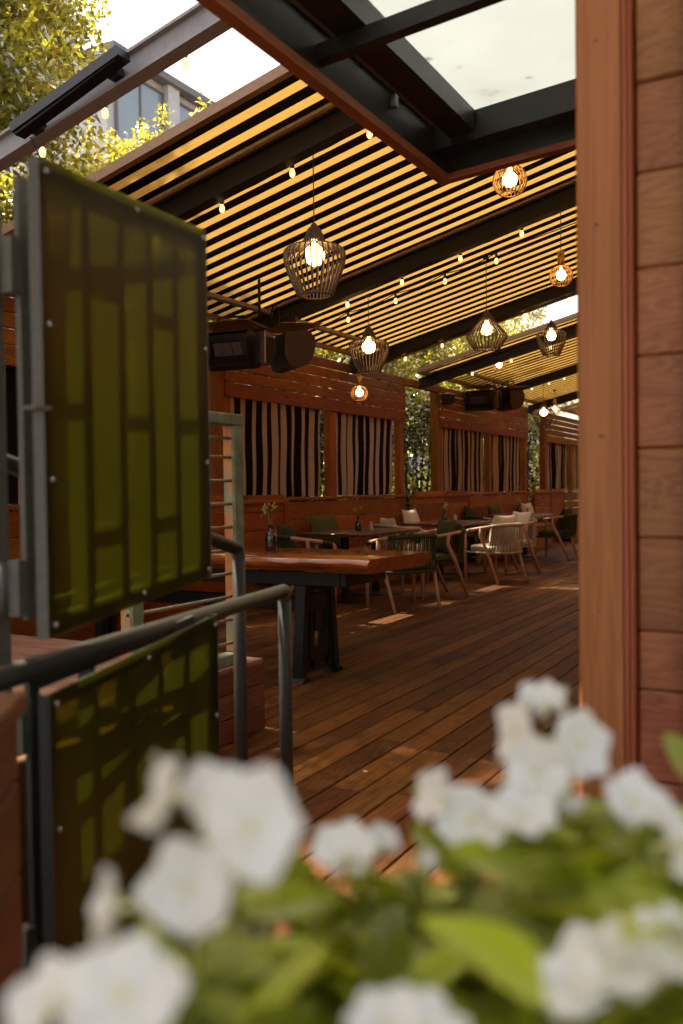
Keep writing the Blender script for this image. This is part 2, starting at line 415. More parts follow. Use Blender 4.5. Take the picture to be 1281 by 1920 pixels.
def curtain_mat():
    m, t, b, o = newmat('striped_curtain'); L = t.links
    uv = N(t, 'ShaderNodeUVMap'); sp = N(t, 'ShaderNodeSeparateXYZ'); L.new(uv.outputs[0], sp.inputs[0])
    dv = N(t, 'ShaderNodeMath', operation='DIVIDE'); dv.inputs[1].default_value = .215; L.new(sp.outputs['X'], dv.inputs[0])
    fr = N(t, 'ShaderNodeMath', operation='FRACT'); L.new(dv.outputs[0], fr.inputs[0])
    st = N(t, 'ShaderNodeMath', operation='LESS_THAN'); st.inputs[1].default_value = .46; L.new(fr.outputs[0], st.inputs[0])
    nz = N(t, 'ShaderNodeTexNoise'); nz.inputs['Scale'].default_value = 90; L.new(uv.outputs[0], nz.inputs['Vector'])
    r1 = ramp(t, [(.3, (.29, .225, .17)), (.7, (.39, .305, .235))]); L.new(nz.outputs['Fac'], r1.inputs[0])
    mx = N(t, 'ShaderNodeMix', data_type='RGBA'); mx.inputs['A'].default_value = (.006, .004, .004, 1); L.new(st.outputs[0], mx.inputs['Factor']); L.new(r1.outputs[0], mx.inputs['B'])
    L.new(mx.outputs['Result'], b.inputs['Base Color']); b.inputs['Roughness'].default_value = .9; b.inputs['Specular IOR Level'].default_value = .1
    return m
M['curtain'] = curtain_mat()

def sheet_mat():
    """green translucent plastic sheet: scatters and tints what is behind it"""
    m, t, b, o = newmat('green_plastic_sheet'); L = t.links; t.nodes.remove(b)
    tc = N(t, 'ShaderNodeTexCoord'); nz = N(t, 'ShaderNodeTexNoise'); nz.inputs['Scale'].default_value = 3; nz.inputs['Detail'].default_value = 4; L.new(tc.outputs['Object'], nz.inputs['Vector'])
    r = ramp(t, [(.3, (.43, .455, .08)), (.7, (.52, .54, .11))]); L.new(nz.outputs['Fac'], r.inputs[0])
    rf = N(t, 'ShaderNodeBsdfRefraction'); rf.inputs['Roughness'].default_value = .30; rf.inputs['IOR'].default_value = 1.03; L.new(r.outputs[0], rf.inputs[0])
    tr = N(t, 'ShaderNodeBsdfTranslucent'); tr.inputs[0].default_value = (.175, .175, .03, 1)
    m1 = N(t, 'ShaderNodeMixShader'); m1.inputs[0].default_value = .18; L.new(rf.outputs[0], m1.inputs[1]); L.new(tr.outputs[0], m1.inputs[2])
    di = N(t, 'ShaderNodeBsdfDiffuse'); di.inputs[0].default_value = (.045, .055, .010, 1); m2 = N(t, 'ShaderNodeMixShader'); m2.inputs[0].default_value = .17
    L.new(m1.outputs[0], m2.inputs[1]); L.new(di.outputs[0], m2.inputs[2])
    gl = N(t, 'ShaderNodeBsdfGlossy'); gl.inputs['Roughness'].default_value = .25; m3_ = N(t, 'ShaderNodeMixShader'); m3_.inputs[0].default_value = .04
    L.new(m2.outputs[0], m3_.inputs[1]); L.new(gl.outputs[0], m3_.inputs[2]); L.new(m3_.outputs[0], o.inputs[0])
    return m
M['sheet'] = sheet_mat()

def frosted_mat():
    m, t, b, o = newmat('frosted_canopy_glass'); L = t.links; t.nodes.remove(b)
    tc = N(t, 'ShaderNodeTexCoord'); nz = N(t, 'ShaderNodeTexNoise'); nz.inputs['Scale'].default_value = 2.2; nz.inputs['Detail'].default_value = 8; nz.inputs['Roughness'].default_value = .7; L.new(tc.outputs['Object'], nz.inputs['Vector'])
    r = ramp(t, [(.28, (.30, .30, .27)), (.36, (.385, .415, .42)), (.8, (.425, .46, .465))]); L.new(nz.outputs['Fac'], r.inputs[0])
    tr = N(t, 'ShaderNodeBsdfTranslucent'); L.new(r.outputs[0], tr.inputs[0])
    gl = N(t, 'ShaderNodeBsdfGlossy'); gl.inputs['Roughness'].default_value = .1; m3_ = N(t, 'ShaderNodeMixShader'); m3_.inputs[0].default_value = .05
    L.new(tr.outputs[0], m3_.inputs[1]); L.new(gl.outputs[0], m3_.inputs[2]); L.new(m3_.outputs[0], o.inputs[0])
    return m
M['frost'] = frosted_mat()

def weathered_mat():
    """old orange paint with green paint flaking off"""
    m, t, b, o = newmat('weathered_paint'); L = t.links
    tc = N(t, 'ShaderNodeTexCoord'); mp = N(t, 'ShaderNodeMapping'); mp.inputs['Scale'].default_value = (9, 9, 4); L.new(tc.outputs['Object'], mp.inputs[0])
    nz = N(t, 'ShaderNodeTexNoise'); nz.inputs['Scale'].default_value = 1.2; nz.inputs['Detail'].default_value = 8; nz.inputs['Roughness'].default_value = .7; L.new(mp.outputs[0], nz.inputs['Vector'])
    r = ramp(t, [(.38, (.40, .14, .035)), (.52, (.50, .21, .07)), (.56, (.26, .27, .16)), (.7, (.17, .20, .12))]); L.new(nz.outputs['Fac'], r.inputs[0])
    L.new(r.outputs[0], b.inputs['Base Color']); b.inputs['Roughness'].default_value = .7
    bp = N(t, 'ShaderNodeBump'); bp.inputs['Strength'].default_value = .5; bp.inputs['Distance'].default_value = .003; L.new(nz.outputs['Fac'], bp.inputs['Height']); L.new(bp.outputs[0], b.inputs['Normal'])
    return m
M['weathered'] = weathered_mat()
M['old_green'] = plain('old_green_paint', (.13, .17, .105), .6, 0, .3, .35, nscale=14, bump=.4)
M['old_rod'] = plain('old_galvanised_rod', (.24, .22, .15), .6, .3, .4, .3, nscale=60)

# ------------------------------------------------------------------ setting: ground, deck, platform
g = MB(); g.add([(-250, -250, -.34), (250, -250, -.34), (250, 250, -.34), (-250, 250, -.34)], [(0, 1, 2, 3)])
tag(g.build('ground', M['ground']), 'grey concrete ground round the deck', 'ground', kind='structure')

deck = thing('deck', 'brown hardwood deck of long boards under the striped awnings', 'deck'); deck['kind'] = 'structure'
MB().box((-5.62, .9, -.33), (2.6, 26, -.035)).build('deck_frame', M['black'], deck)
BW = .136
lens_ = [3.0, 3.6, 4.2, 4.8]
bmesh_ = {}
for L_ in lens_:
    bmesh_[L_] = MB().bbox((-BW / 2 + .004, -L_ / 2 + .0015, -.03), (BW / 2 - .004, L_ / 2 - .0015, 0), .003).mesh('deck_board', M['deck'])
nb = 0
x = -5.60 + BW / 2
far_ = MB()
while x < 2.55:
    y = .9 - random.uniform(0, 2.0) + (0.0)
    ymax = 24.5
    # only rows a visitor at the door can see get single boards; the rest is one part
    single = x < .6
    while y < ymax:
        L_ = random.choice(lens_)
        if single and y + L_ > 1.2 and y < 23.5:
            link('deck_board', bmesh_[L_], deck, (x, y + L_ / 2, random.uniform(-.0012, .0012))); nb += 1
        else:
            far_.box((x - BW / 2 + .0028, y, -.03), (x + BW / 2 - .0028, y + L_ - .003, 0))
        y += L_
    x += BW
fo = far_.build('deck_boards_beyond', M['deck'], deck); fo['kind'] = 'stuff'

for (cx, cyy, lab) in ((-1.30, 3.05, 'in the middle of the near deck boards'), (-1.02, 3.9, 'beside the door post'), (-1.75, 3.35, 'close to the pipe handrail')):
    tag(MB().lathe([(0, .006), (.009, .004), (.012, .0), (0, 0)], 7, (cx, cyy, .0015)).build('fallen_petal', M['petal_dry']), 'tiny pale dry petal lying ' + lab, 'petal', 'dry petals on the deck')

plat = thing('raised_platform', 'raised timber platform left of the deck behind the open gate', 'platform')
PX1, PY1, PZ = -2.52, 3.75, .36
MB().box((-5.45, 1.0, -.02), (PX1 - .025, PY1 - .025, PZ - .03)).build('platform_frame', M['black'], plat)
yy = 1.0
pm = MB().bbox((-1.465, -.066, -.028), (1.465, .066, 0), .003).mesh('floor_board', M['platform'])
while yy + .136 < PY1 + .02:
    link('floor_board', pm, plat, (-5.45 + 1.465, yy + .068, PZ)); yy += .1365
fm = MB().bbox((-.011, -1.37, -.055), (.011, 1.37, .055), .003).mesh('fascia_board', M['crate_y2'])
fm2 = MB().bbox((-1.46, -.011, -.055), (1.46, .011, .055), .003).mesh('fascia_board', M['crate_x'])
for k in range(3):
    link('fascia_board', fm, plat, (PX1 - .011, 1.0 + 1.37, .06 + k * .116))
    link('fascia_board', fm2, plat, (-5.45 + 1.45, PY1 - .011, .06 + k * .116))
# landing and steps beside the rails
land = thing('stair_landing', 'small timber landing with two steps between the pipe rails', 'steps')
MB().box((-2.515, .6, -.02), (-1.60, 1.9, PZ - .03)).build('landing_frame', M['black'], land)
lm = MB().bbox((-.455, -.066, -.028), (.455, .066, 0), .003).mesh('floor_board', M['crate_x'])
for k in range(10):
    link('floor_board', lm, land, (-2.06, .67 + k * .1365, PZ))
for k in range(2):
    MB().bbox((-2.50, 1.93 + k * .28, .0), (-1.62, 2.20 + k * .28, .24 - k * .12), .004).build('step', M['crate_x'], land)
st = MB().prism([(1.9, PZ), (2.35, PZ), (3.15, .03), (3.15, .0), (1.9, .0)], -2.17, -2.13, 'x')
st.build('stair_stringer', M['crate_x'], land)
MB().bbox((-1.53, .98, .0), (-1.50, 1.84, .64), .004).build('side_panel', M['crate_y2'], land)

# ------------------------------------------------------------------ awnings and steel
SL = .243
def rz_(x, z0=2.82): return z0 + SL * (x + 5.6)
def awning(y0, y1, label, rails=(), xa=-5.25, xb=1.6):
    t = thing('awning', label, 'awning', (0, 0, 0), group='striped fabric awnings')
    b = MB()
    nx, ny = 24, max(6, int((y1 - y0) / .1)); vs = []
    for j in range(ny + 1):
        for i in range(nx + 1):
            fx = i / nx; fy = j / ny; X = xa + (xb - xa) * fx; Y = y0 + (y1 - y0) * fy
            vs.append((X, Y, rz_(X) - .012 * math.sin(math.pi * fx) + .003 * math.sin(9 * fy + 3 * fx)))
    b.add(vs, [(j * (nx + 1) + i, j * (nx + 1) + i + 1, (j + 1) * (nx + 1) + i + 1, (j + 1) * (nx + 1) + i) for j in range(ny) for i in range(nx)])
    b.build('fabric', M['awning'], t, True)
    for yy in (y0 - .02, y1 + .02):
        MB().beam((xa - .04, yy, rz_(xa - .04) + .005), (xb, yy, rz_(xb) + .005), .05, .06).build('edge_profile', M['profile'], t)
    for yy in rails:
        MB().beam((xa, yy, rz_(xa) - .022), (xb, yy, rz_(xb) - .022), .035, .02).build('guide_rail', M['guide'], t)
    MB().beam((xa - .03, y0, rz_(xa) - .015), (xa - .03, y1, rz_(xa) - .015), .07, .05).build('eave_profile', M['profile'], t)
    return t
awning(4.30, 10.80, 'nearest striped yellow and black fabric awning above the slab table', (4.757, 7.42))
awning(-3.4, 1.42, 'unseen striped awning added over the platform to shade the plank wall', (), xb=-1.68)  # out of view, added to keep direct sun off the low plank wall
awning(11.95, 18.2, 'middle striped fabric awning beyond the narrow sky gap')
awning(19.6, 25.0, 'farthest striped fabric awning at the end of the deck')

def roof_beam(y, label, wd=.10, ht=.155, mat='beam', top=2.80, xa=-5.44, xb=1.75, foot=0.0):
    t = thing('roof_beam', label, 'beam', group='sloping steel roof beams')
    s = Vector((1, 0, SL)).normalized()
    MB().beam((xa, y, rz_(xa, top) - ht / 2), (xb, y, rz_(xb, top) - ht / 2), wd * .35, ht - .02).build('web', M[mat], t)
    MB().beam((xa, y, rz_(xa, top) - .011), (xb, y, rz_(xb, top) - .011), wd, .016).build('top_flange', M[mat], t)
    MB().beam((xa, y, rz_(xa, top) - ht + .011), (xb, y, rz_(xb, top) - ht + .011), wd, .016).build('bottom_flange', M[mat], t)
    if foot is None:
        MB().beam((xb, y, rz_(xb, top) - ht / 2), (-1.585, y, 2.80), .03, .03).build('tie_rod', M[mat], t)
    for xp in (() if foot is None else (xb - .05,)):
        MB().box((xp - .045, y - .045, foot), (xp + .045, y + .045, rz_(xp, top) - ht)).build('post', M[mat], t)
    return t
roof_beam(3.50, 'grey steel roof beam under open sky with a bar heater on it', mat='grey_steel', wd=.09, ht=.15, xb=-1.95, foot=None)
roof_beam(4.84, 'dark steel roof beam with two bulbs, first under the near awning', ht=.17)
roof_beam(7.50, 'long dark steel roof beam behind the largest pendant lamp', ht=.17)
roof_beam(10.15, 'dark steel roof beam just before the narrow sky gap')
roof_beam(12.33, 'dark steel roof beam just beyond the narrow sky gap')
roof_beam(15.05, 'dark steel roof beam over the farther heater')
roof_beam(17.75, 'farthest dark steel roof beam seen above the last cabana')
for (ya, yb, lab) in ((4.9, 7.44, 'grey flat steel purlin under the awning, first from the gate'), (7.56, 10.09, 'grey flat steel purlin low under the awning behind the small brass lamp'), (12.39, 14.99, 'grey flat steel purlin under the middle awning')):
    tag(MB().beam((-4.88, ya, rz_(-4.88) - .05), (-4.88, yb, rz_(-4.88) - .05), .07, .035).build('purlin', M['grey_steel']), lab, 'purlin', 'steel purlins')

# bar heater on the first beam
bh = thing('bar_heater', 'long dark bar heater bracketed to the grey steel beam', 'heater')
a = Vector((-3.80, 3.38, 3.125)); b_ = Vector((-3.05, 3.38, 3.345))
MB().beam(a, b_, .09, .05).build('housing', M['heater'], bh)
MB().beam(a + Vector((.02, .0, -.034)), b_ + Vector((-.02, 0, -.034)), .07, .012).build('grille', M['black'], bh)
for f in (.12, .85):
    p = a.lerp(b_, f)
    MB().beam(p + Vector((-.03, .070, -.02)), p + Vector((.03, .070, -.005)), .055, .05).build('bracket', M['heater'], bh)
MB().tube([a + Vector((.05, .05, -.03)), a + Vector((.07, .1, -.14)), a + Vector((.12, .12, -.2))], .004, 6).build('cable', M['cord'], bh)

# ------------------------------------------------------------------ string lights
def string_lights(y, xs, label, drop=.0, z0=2.62, lit=True, xa=-5.2, xb=1.2):
    t = thing('string_light', label, 'string lights', group='strings of bulbs along the beams')
    pts = []; xall = sorted(xs)
    hz = lambda X: z0 + SL * (X + 5.6)
    knots = [xa] + xall + [xb]
    for p, q in zip(knots[:-1], knots[1:]):
        n = 8
        for k in range(n):
            f = k / n; X = p + (q - p) * f; pts.append((X, y, hz(X) - .03 * math.sin(math.pi * f)))
    pts.append((xb, y, hz(xb)))
    MB().tube(pts, .0055, 6).build('wire', M['cord'], t)
    sm = MB().lathe([(.0, .0), (.013, .0), (.017, -.015), (.016, -.05), (.012, -.055), (0, -.055)], 10).mesh('socket', M['socket'], True)
    bm = MB().lathe([(.0, -.052), (.011, -.056), (.019, -.074), (.023, -.092), (.021, -.108), (.012, -.122), (0, -.126)], 12).mesh('bulb', M['filament'], True)
    for X in xs:
        link('socket', sm, t, (X, y, hz(X) - .005), None, (.85,) * 3); link('bulb', bm, t, (X, y, hz(X) - .005), None, (.82,) * 3)
    return t
string_lights(4.95, [-4.18, -3.62, -3.06, -2.5, -1.9], 'string of glowing bulbs along the first awning beam', z0=2.70)
string_lights(7.64, [-5.0, -4.69, -4.12, -3.54, -2.96, -2.39, -1.8], 'string of glowing bulbs just below the long dark beam', z0=2.70)
string_lights(8.30, [-5.0, -4.47, -3.92, -3.38, -2.85], 'second string of bulbs hanging under the striped awning', z0=2.78)
string_lights(10.30, [-4.74, -4.24, -3.72, -3.2, -2.67], 'string of bulbs against the narrow sky gap', z0=2.70)
string_lights(12.46, [-4.66, -4.07, -3.5, -2.9], 'string of bulbs behind the diamond cage lamp', z0=2.72)
string_lights(15.2, [-4.9, -4.6, -4.3, -4.04, -3.5], 'farthest visible string of small bulbs', z0=2.74)
string_lights(3.62, [-3.87, -3.40, -2.86, -2.3], 'string of bulbs on the grey beam against the sky', z0=2.76, xb=-1.97)

# ------------------------------------------------------------------ pendants
P_DARK = [(.020, .443), (.037, .430), (.050, .402), (.060, .370), (.077, .345), (.106, .326), (.146, .315), (.176, .306), (.194, .288), (.2, .26), (.196, .215), (.176, .151), (.155, .100), (.133, .050), (.112, .0)]
P_DIAM = [(.016, .352), (.07, .28), (.135, .20), (.19, .135), (.2, .12), (.19, .10), (.16, .055), (.127, .0)]
P_GOLD = [(.030, .165), (.060, .155), (.085, .13), (.099, .095), (.1, .07), (.092, .04), (.075, .012), (.062, .0)]
def pendant(kind, x, y, z, label, s=1.0):
    """z is the height of the lamp's middle"""
    prof = {'dark': P_DARK, 'diamond': P_DIAM, 'gold': P_GOLD}[kind]
    prof = [(r * s, h * s) for r, h in prof]
    hgt = prof[0][1]; z0 = z - hgt / 2
    t = thing('pendant_lamp', label, 'pendant lamp', (x, y, z0), random.uniform(0, 6), 'cage pendant lamps over the deck')
    nr = {'dark': 32, 'diamond': 30, 'gold': 22}[kind]; mat = M['rattan'] if kind != 'gold' else M['gold_wire']
    rr = {'dark': .006, 'diamond': .006, 'gold': .0036}[kind] * s
    cg = MB()
    for k in range(nr):
        a = 2 * math.pi * k / nr
        cg.tube([(r * math.cos(a), r * math.sin(a), h) for r, h in prof], rr, 5, cap=False)
    cg.build('cage_ribs', mat, t, True)
    rings = [prof[-1]]
    for (r, h) in rings:
        rg = MB().tube([((r - rr) * math.cos(2 * math.pi * k / 32), (r - rr) * math.sin(2 * math.pi * k / 32), h) for k in range(32)], rr * 1.1, 6, closed=True)
        rg.build('ring', mat, t, True)
    if kind == 'gold':
        MB().lathe([(0, .30 * s), (.012 * s, .30 * s), (.030 * s, .288 * s), (.031 * s, .165 * s), (.02 * s, .158 * s), (0, .158 * s)], 20).build('neck', M['brass'], t, True)
        br, bz = .046 * s, .085 * s; top = .30 * s
    else:
        MB().lathe([(0, hgt + .03 * s), (.012 * s, hgt + .028 * s), (.026 * s, hgt + .005 * s), (.027 * s, hgt - .01 * s), (0, hgt - .012 * s)], 16).build('cap', mat, t, True)
        br, bz = (.068 * s, .262 * s) if kind == 'dark' else (.058 * s, .19 * s); top = hgt + .02 * s
    bl = [(0, bz - br)]
    for k in range(1, 9):
        a = -math.pi / 2 + k * math.pi * .86 / 8
        bl.append((br * math.cos(a), bz + br * math.sin(a)))
    bl += [(br * .32, bz + br * 1.15), (br * .28, bz + br * 1.5), (0, bz + br * 1.5)]
    MB().lathe(bl, 20).build('bulb', M['bulb'], t, True)
    MB().tube([(0, 0, bz + br * 1.45), (0, 0, top)], .010 * s, 8).build('lamp_holder', M['socket'], t)
    zt = rz_(x) - .01
    MB().tube([(0, 0, top), (0, 0, zt - z0)], .0035, 6).build('cord', M['cord'], t)
    MB().lathe([(0, zt - z0), (.03, zt - z0), (.03, zt - z0 - .02), (0, zt - z0 - .02)], 14).build('ceiling_rose', M['socket'], t)
    return t
pendant('dark', -2.98, 5.08, 2.69, 'large dark cage pendant lamp hanging over the slab table')
pendant('dark', -4.14, 8.12, 2.60, 'dark cage pendant lamp in front of the nearest cabana boards')
pendant('gold', -4.89, 9.33, 2.33, 'small brass globe pendant in front of the cabana boards')
pendant('diamond', -2.985, 8.39, 2.73, 'diamond shaped dark cage pendant lamp')
pendant('gold', -2.12, 7.90, 3.06, 'small brass globe pendant close beside the cedar door jamb')
pendant('gold', -1.72, 5.27, 3.05, 'globe cage pendant half hidden behind the canopy edge', 1.0)
pendant('dark', -2.98, 10.65, 2.97, 'dark cage pendant lamp in front of the sky gap', .88)
pendant('gold', -4.41, 12.93, 3.03, 'small brass globe pendant below the diamond lamp')
pendant('dark', -4.57, 15.80, 2.49, 'farthest dark cage pendant lamp above the far tables', .95)
pendant('gold', -4.67, 16.89, 2.66, 'farthest small brass globe pendant beside a dark cage lamp')

# ------------------------------------------------------------------ cabanas
WX = -5.5
BAYS = [(1.7, 6.05), (7.47, 11.85), (13.17, 17.75), (19.1, 23.3)]
bay_names = ['behind the open gate', 'behind the slab table', 'behind the cream chairs', 'at the far end of the deck']
def plank(parent, y0, y1, z0, z1, x0, x1, name='plank'):
    ln = y1 - y0
    me = MB().bbox((x0, -ln / 2, z0), (x1, ln / 2, z1), .004).mesh(name, M['red_y'])
    return link(name, me, parent, (0, (y0 + y1) / 2, 0))
for bi, (y0, y1) in enumerate(BAYS):
    t = thing('cabana', 'redwood cabana front with board header and curtained openings ' + bay_names[bi], 'cabana', group='redwood cabanas along the deck')
    ym = (y0 + y1) / 2 + .1
    for (ya, yb) in ((y0, y0 + .13), (ym - .07, ym + .07), (y1 - .13, y1)):
        MB().bbox((WX - .09, ya, 0), (WX + .012, yb, 2.19), .005).build('post', M['red_z'], t)
    # outer corner posts running full height
    MB().bbox((WX - .10, y0 - .1, 0), (WX + .03, y0 - .003, 2.84), .005).build('post', M['red_z'], t)
    hz = [2.165, 2.325, 2.45, 2.57, 2.69, 2.81]
    for k in range(5):
        # boards in one to two lengths
        if k in (1, 3):
            c = y0 + (y1 - y0) * (.45 if k == 1 else .55)
            plank(t, y0, c - .002, hz[k] + .006, hz[k + 1] - .006, WX + .013 + .004 * (k % 2), WX + .045 + .003 * (k % 3)); plank(t, c + .002, y1, hz[k] + .006, hz[k + 1] - .006, WX + .013, WX + .043)
        else:
            plank(t, y0, y1, hz[k] + .006, hz[k + 1] - .006, WX + .013, WX + .045 + .004 * (k % 2))
    # low wall of boards with a ledge
    zz = .02
    k = 0
    while zz < 1.05:
        h = .17 if zz < .85 else 1.075 - zz
        plank(t, y0, y1, zz, zz + h - .006, WX + .014, WX + .040 + .004 * (k % 2)); zz += h; k += 1
    MB().bbox((WX - .10, y0 + .002, 1.082), (WX + .075, y1 - .002, 1.118), .005).build('ledge', M['red_y'], t)
    # bench built along the wall
    bt = thing('bench', 'long redwood wall bench in the cabana ' + bay_names[bi], 'bench', group='wall benches')
    for k in range(4):
        plank(bt, y0 + .25, y1 - .02, .43, .462, WX + .06 + k * .125, WX + .06 + k * .125 + .12, 'seat_slat')
    plank(bt, y0 + .25, y1 - .02, .01, .42, WX + .50, WX + .525, 'front_panel')
    # curtains
    for ci, (ca, cb) in enumerate(((y0 + .14, ym - .16 if ci_ else ym - .16) for ci_ in (0,))):
        pass
    for ci, (ca, cb) in enumerate(((y0 + .16, ym - .22), (ym + .10, y1 - .26))):
        n = 120; nz = 14; top = 2.21; bot = 1.125; vs = []; uv = []
        ph = random.uniform(0, 6); u = 0; px_ = None
        rowpts = []
        for i in range(n + 1):
            f = i / n; Y = ca + (cb - ca) * f
            amp = .016 + .008 * math.sin(5 * f + ph)
            th = 2 * math.pi * 6.5 * f + 1.4 * math.sin(4.1 * f + ph)
            rowpts.append((amp * math.sin(th), Y + .010 * math.sin(2 * th)))
        us = [0]
        for i in range(n):
            us.append(us[-1] + math.hypot(rowpts[i + 1][0] - rowpts[i][0], rowpts[i + 1][1] - rowpts[i][1]))
        for j in range(nz + 1):
            fz = j / nz; z = top + (bot - top) * fz
            for i in range(n + 1):
                f = i / n
                sq = 1 + .0 * fz
                yc = (ca + cb) / 2
                X = WX - .045 + rowpts[i][0] * (.75 + .45 * fz) + .006 * math.sin(7 * fz + 9 * f)
                Y = rowpts[i][1] - fz * (.10 * f if ci else .05 * f) + (.015 * math.sin(3 * fz + 6 * f))
                vs.append((X, Y, z)); uv.append((us[i] + .01 * math.sin(4 * fz + 5 * f), z))
        b = MB(); fs = [(j * (n + 1) + i, j * (n + 1) + i + 1, (j + 1) * (n + 1) + i + 1, (j + 1) * (n + 1) + i) for j in range(nz) for i in range(n)]
        b.add(vs, fs)
        co = b.build('curtain', M['curtain'], None, True)
        ul = co.data.uv_layers.new(name='UVMap')
        li = np.zeros(len(co.data.loops), int); co.data.loops.foreach_get('vertex_index', li)
        ul.data.foreach_set('uv', np.array(uv, dtype=np.float32)[li].ravel())
        tag(co, ('left' if ci == 0 else 'right') + ' striped tan and black curtain, cabana ' + bay_names[bi], 'curtain', 'striped cabana curtains')
    # planter box / booth partition in the gap after the bay
    if bi < 3:
        ga, gb = y1 + .004, BAYS[bi + 1][0] + .95
        pb = thing('booth_partition', 'low boxed redwood partition filling the gap ' + ['between the gate and the slab table', 'left of the second cabana', 'left of the last cabana'][bi], 'partition', group='booth partitions')
        for (pa, pc) in ((ga, BAYS[bi + 1][0] - .104), (BAYS[bi + 1][0] - .10, gb)):
            zz = .02; k = 0
            while zz < 1.0:
                h = .19
                plank(pb, pa + .06, pc - .06, zz, zz + h - .006, WX + .13, WX + .155 + .003 * (k % 2)); zz += h; k += 1
            for e in (pa + .002, pc - .062):
                MB().bbox((WX + .10, e, .0), (WX + .17, e + .06, 1.06), .004).build('trim', M['red_z'], pb)
            MB().bbox((WX + .08, pa, 1.064), (WX + .19, pc - .001, 1.10), .004).build('cap', M['red_y'], pb)
        MB().bbox((WX - .02, y1 + .003, 2.70), (WX + .07, BAYS[bi + 1][0] - .105, 2.80), .004).build('tie_beam', M['red_y'], pb)

# ------------------------------------------------------------------ entrance wall with jamb at the right
jw = thing('door_jamb', 'tall square cedar door post at the right of the opening', 'post', (-.415, 1.865, 0))
MB().bbox((-.043, -.045, -.3), (.043, .045, 3.2), .006).build('post', M['jamb'], jw, False)
MB().bbox((.0435, -.030, -.3), (.052, .04, 3.2), .002).build('stop_bead', M['jamb'], jw)
MB().bbox((.0525, -.018, -.3), (.059, .04, 3.2), .002).build('stop_bead', M['jamb'], jw)
for zn in (.35, .95, 1.30, 1.72, 2.08, 2.55):
    MB().tube([(random.uniform(-.01, .012), -.0452, zn), (random.uniform(-.01, .012) * 0 + .001, -.0462, zn)], .0022, 8).build('nail_head', M['rattan'], jw)
ew = thing('entrance_wall', 'cedar board wall right of the door post', 'wall', (0, 0, 0))
zz = -.3; k = 0
hs_ = [.185, .175, .19, .18, .17, .185, .12, .19, .18]
while zz < 3.1:
    h = hs_[k % 9]
    me = MB().bbox((-.8, -.014, -h / 2 + .0008), (.8, .014, h / 2 - .0008), .005).mesh('wall_board', M['cedar_x'])
    link('wall_board', me, ew, (-.352 + .8, 1.89 + random.uniform(-.003, .003), zz + h / 2)); zz += h; k += 1
MB().box((-.3715, 1.908, -.3), (1.3, 1.95, 3.1)).build('wall_core', M['black'], ew)
MB().bbox((-.255, 1.845, -.3), (-.17, 1.873, 3.1), .004).build('corner_strip', M['gate_frame'], ew)

rw = thing('light_block_wall', 'unseen dark timber wall added to block light from the right', 'wall')  # added out of view to darken the deck from the open right side
zz = 0.0
while zz < 5.0:
    me = MB().bbox((-.014, -12.0, .003), (.014, 12.0, .247), .005).mesh('wall_board', M['red_y'])
    link('wall_board', me, rw, (2.66, 14.0, zz)); zz += .25
MB().box((2.676, 2.0, -.3), (2.9, 26, 5.1)).build('wall_core', M['black'], rw)

# ------------------------------------------------------------------ glass canopy
cn = thing('glass_canopy', 'dark steel canopy with frosted glass panes and wooden trim', 'canopy')
KS = .077
CX0, CX1, CY0, CY1 = -1.60, 1.6, .10, 3.90
def cz(x, z): return z + KS * (x - CX0)
def cbeam(x0, x1, y0, y1, z0, z1, name, mat):
    MB().hexa([(x0, y0, cz(x0, z0)), (x1, y0, cz(x1, z0)), (x1, y1, cz(x1, z0)), (x0, y1, cz(x0, z0)), (x0, y0, cz(x0, z1)), (x1, y0, cz(x1, z1)), (x1, y1, cz(x1, z1)), (x0, y1, cz(x0, z1))]).build(name, mat, cn)
cbeam(CX0, CX0 + .045, CY0, CY1, 2.60, 2.635, 'wood_trim', M['trim_y'])
cbeam(CX0 + .046, CX1, CY1 - .05, CY1, 2.60, 2.628, 'wood_trim', M['trim_x'])
cbeam(CX0 + .004, CX0 + .030, CY0, CY1 - .004, 2.637, 2.83, 'fascia', M['canopy_steel'])
cbeam(CX0 + .031, CX1, CY1 - .032, CY1 - .006, 2.631, 2.83, 'fascia', M['canopy_steel'])
cbeam(CX0 + .11, CX0 + .225, CY0, CY1 - .17, 2.735, 2.825, 'rafter', M['canopy_steel'])
cbeam(.1, .18, CY0, CY1 - .17, 2.70, 2.825, 'rafter', M['canopy_steel'])
cbeam(CX0 + .032, CX1, CY1 - .165, CY1 - .09, 2.70, 2.824, 'end_beam', M['canopy_steel'])
for yy in (2.70, 1.45, .12):
    cbeam(CX0 + .032, CX1, yy, yy + .05, 2.672, 2.73, 'cross_bar', M['canopy_steel'])
for k, yy in enumerate([3.3, 2.2, 1.0]):
    MB().box((CX0 + .031, yy, 2.74), (CX0 + .05, yy + .03, 2.79)).build('glass_clip', M['screw'], cn)
cbeam(CX0 + .034, CX0 + .052, CY0, CY1 - .2, 2.80, 2.828, 'glass_channel', M['grey_steel'])
for (xa, xb) in ((CX0 + .0, .138), (.142, CX1)):
    yb = CY1
    for ya in (2.732, 1.482, .10):
        cbeam(xa, xb, ya, yb - .004, 2.832, 2.844, 'glass_pane', M['frost']); yb = ya
for xp, yp in ((CX1 - .06, CY1 - .1), (CX1 - .06, CY0 + .1), (CX0 + .06, CY0 + .1)):
    MB().box((xp - .04, yp - .04, -.34), (xp + .04, yp + .04, cz(xp, 2.63))).build('post', M['canopy_steel'], cn)

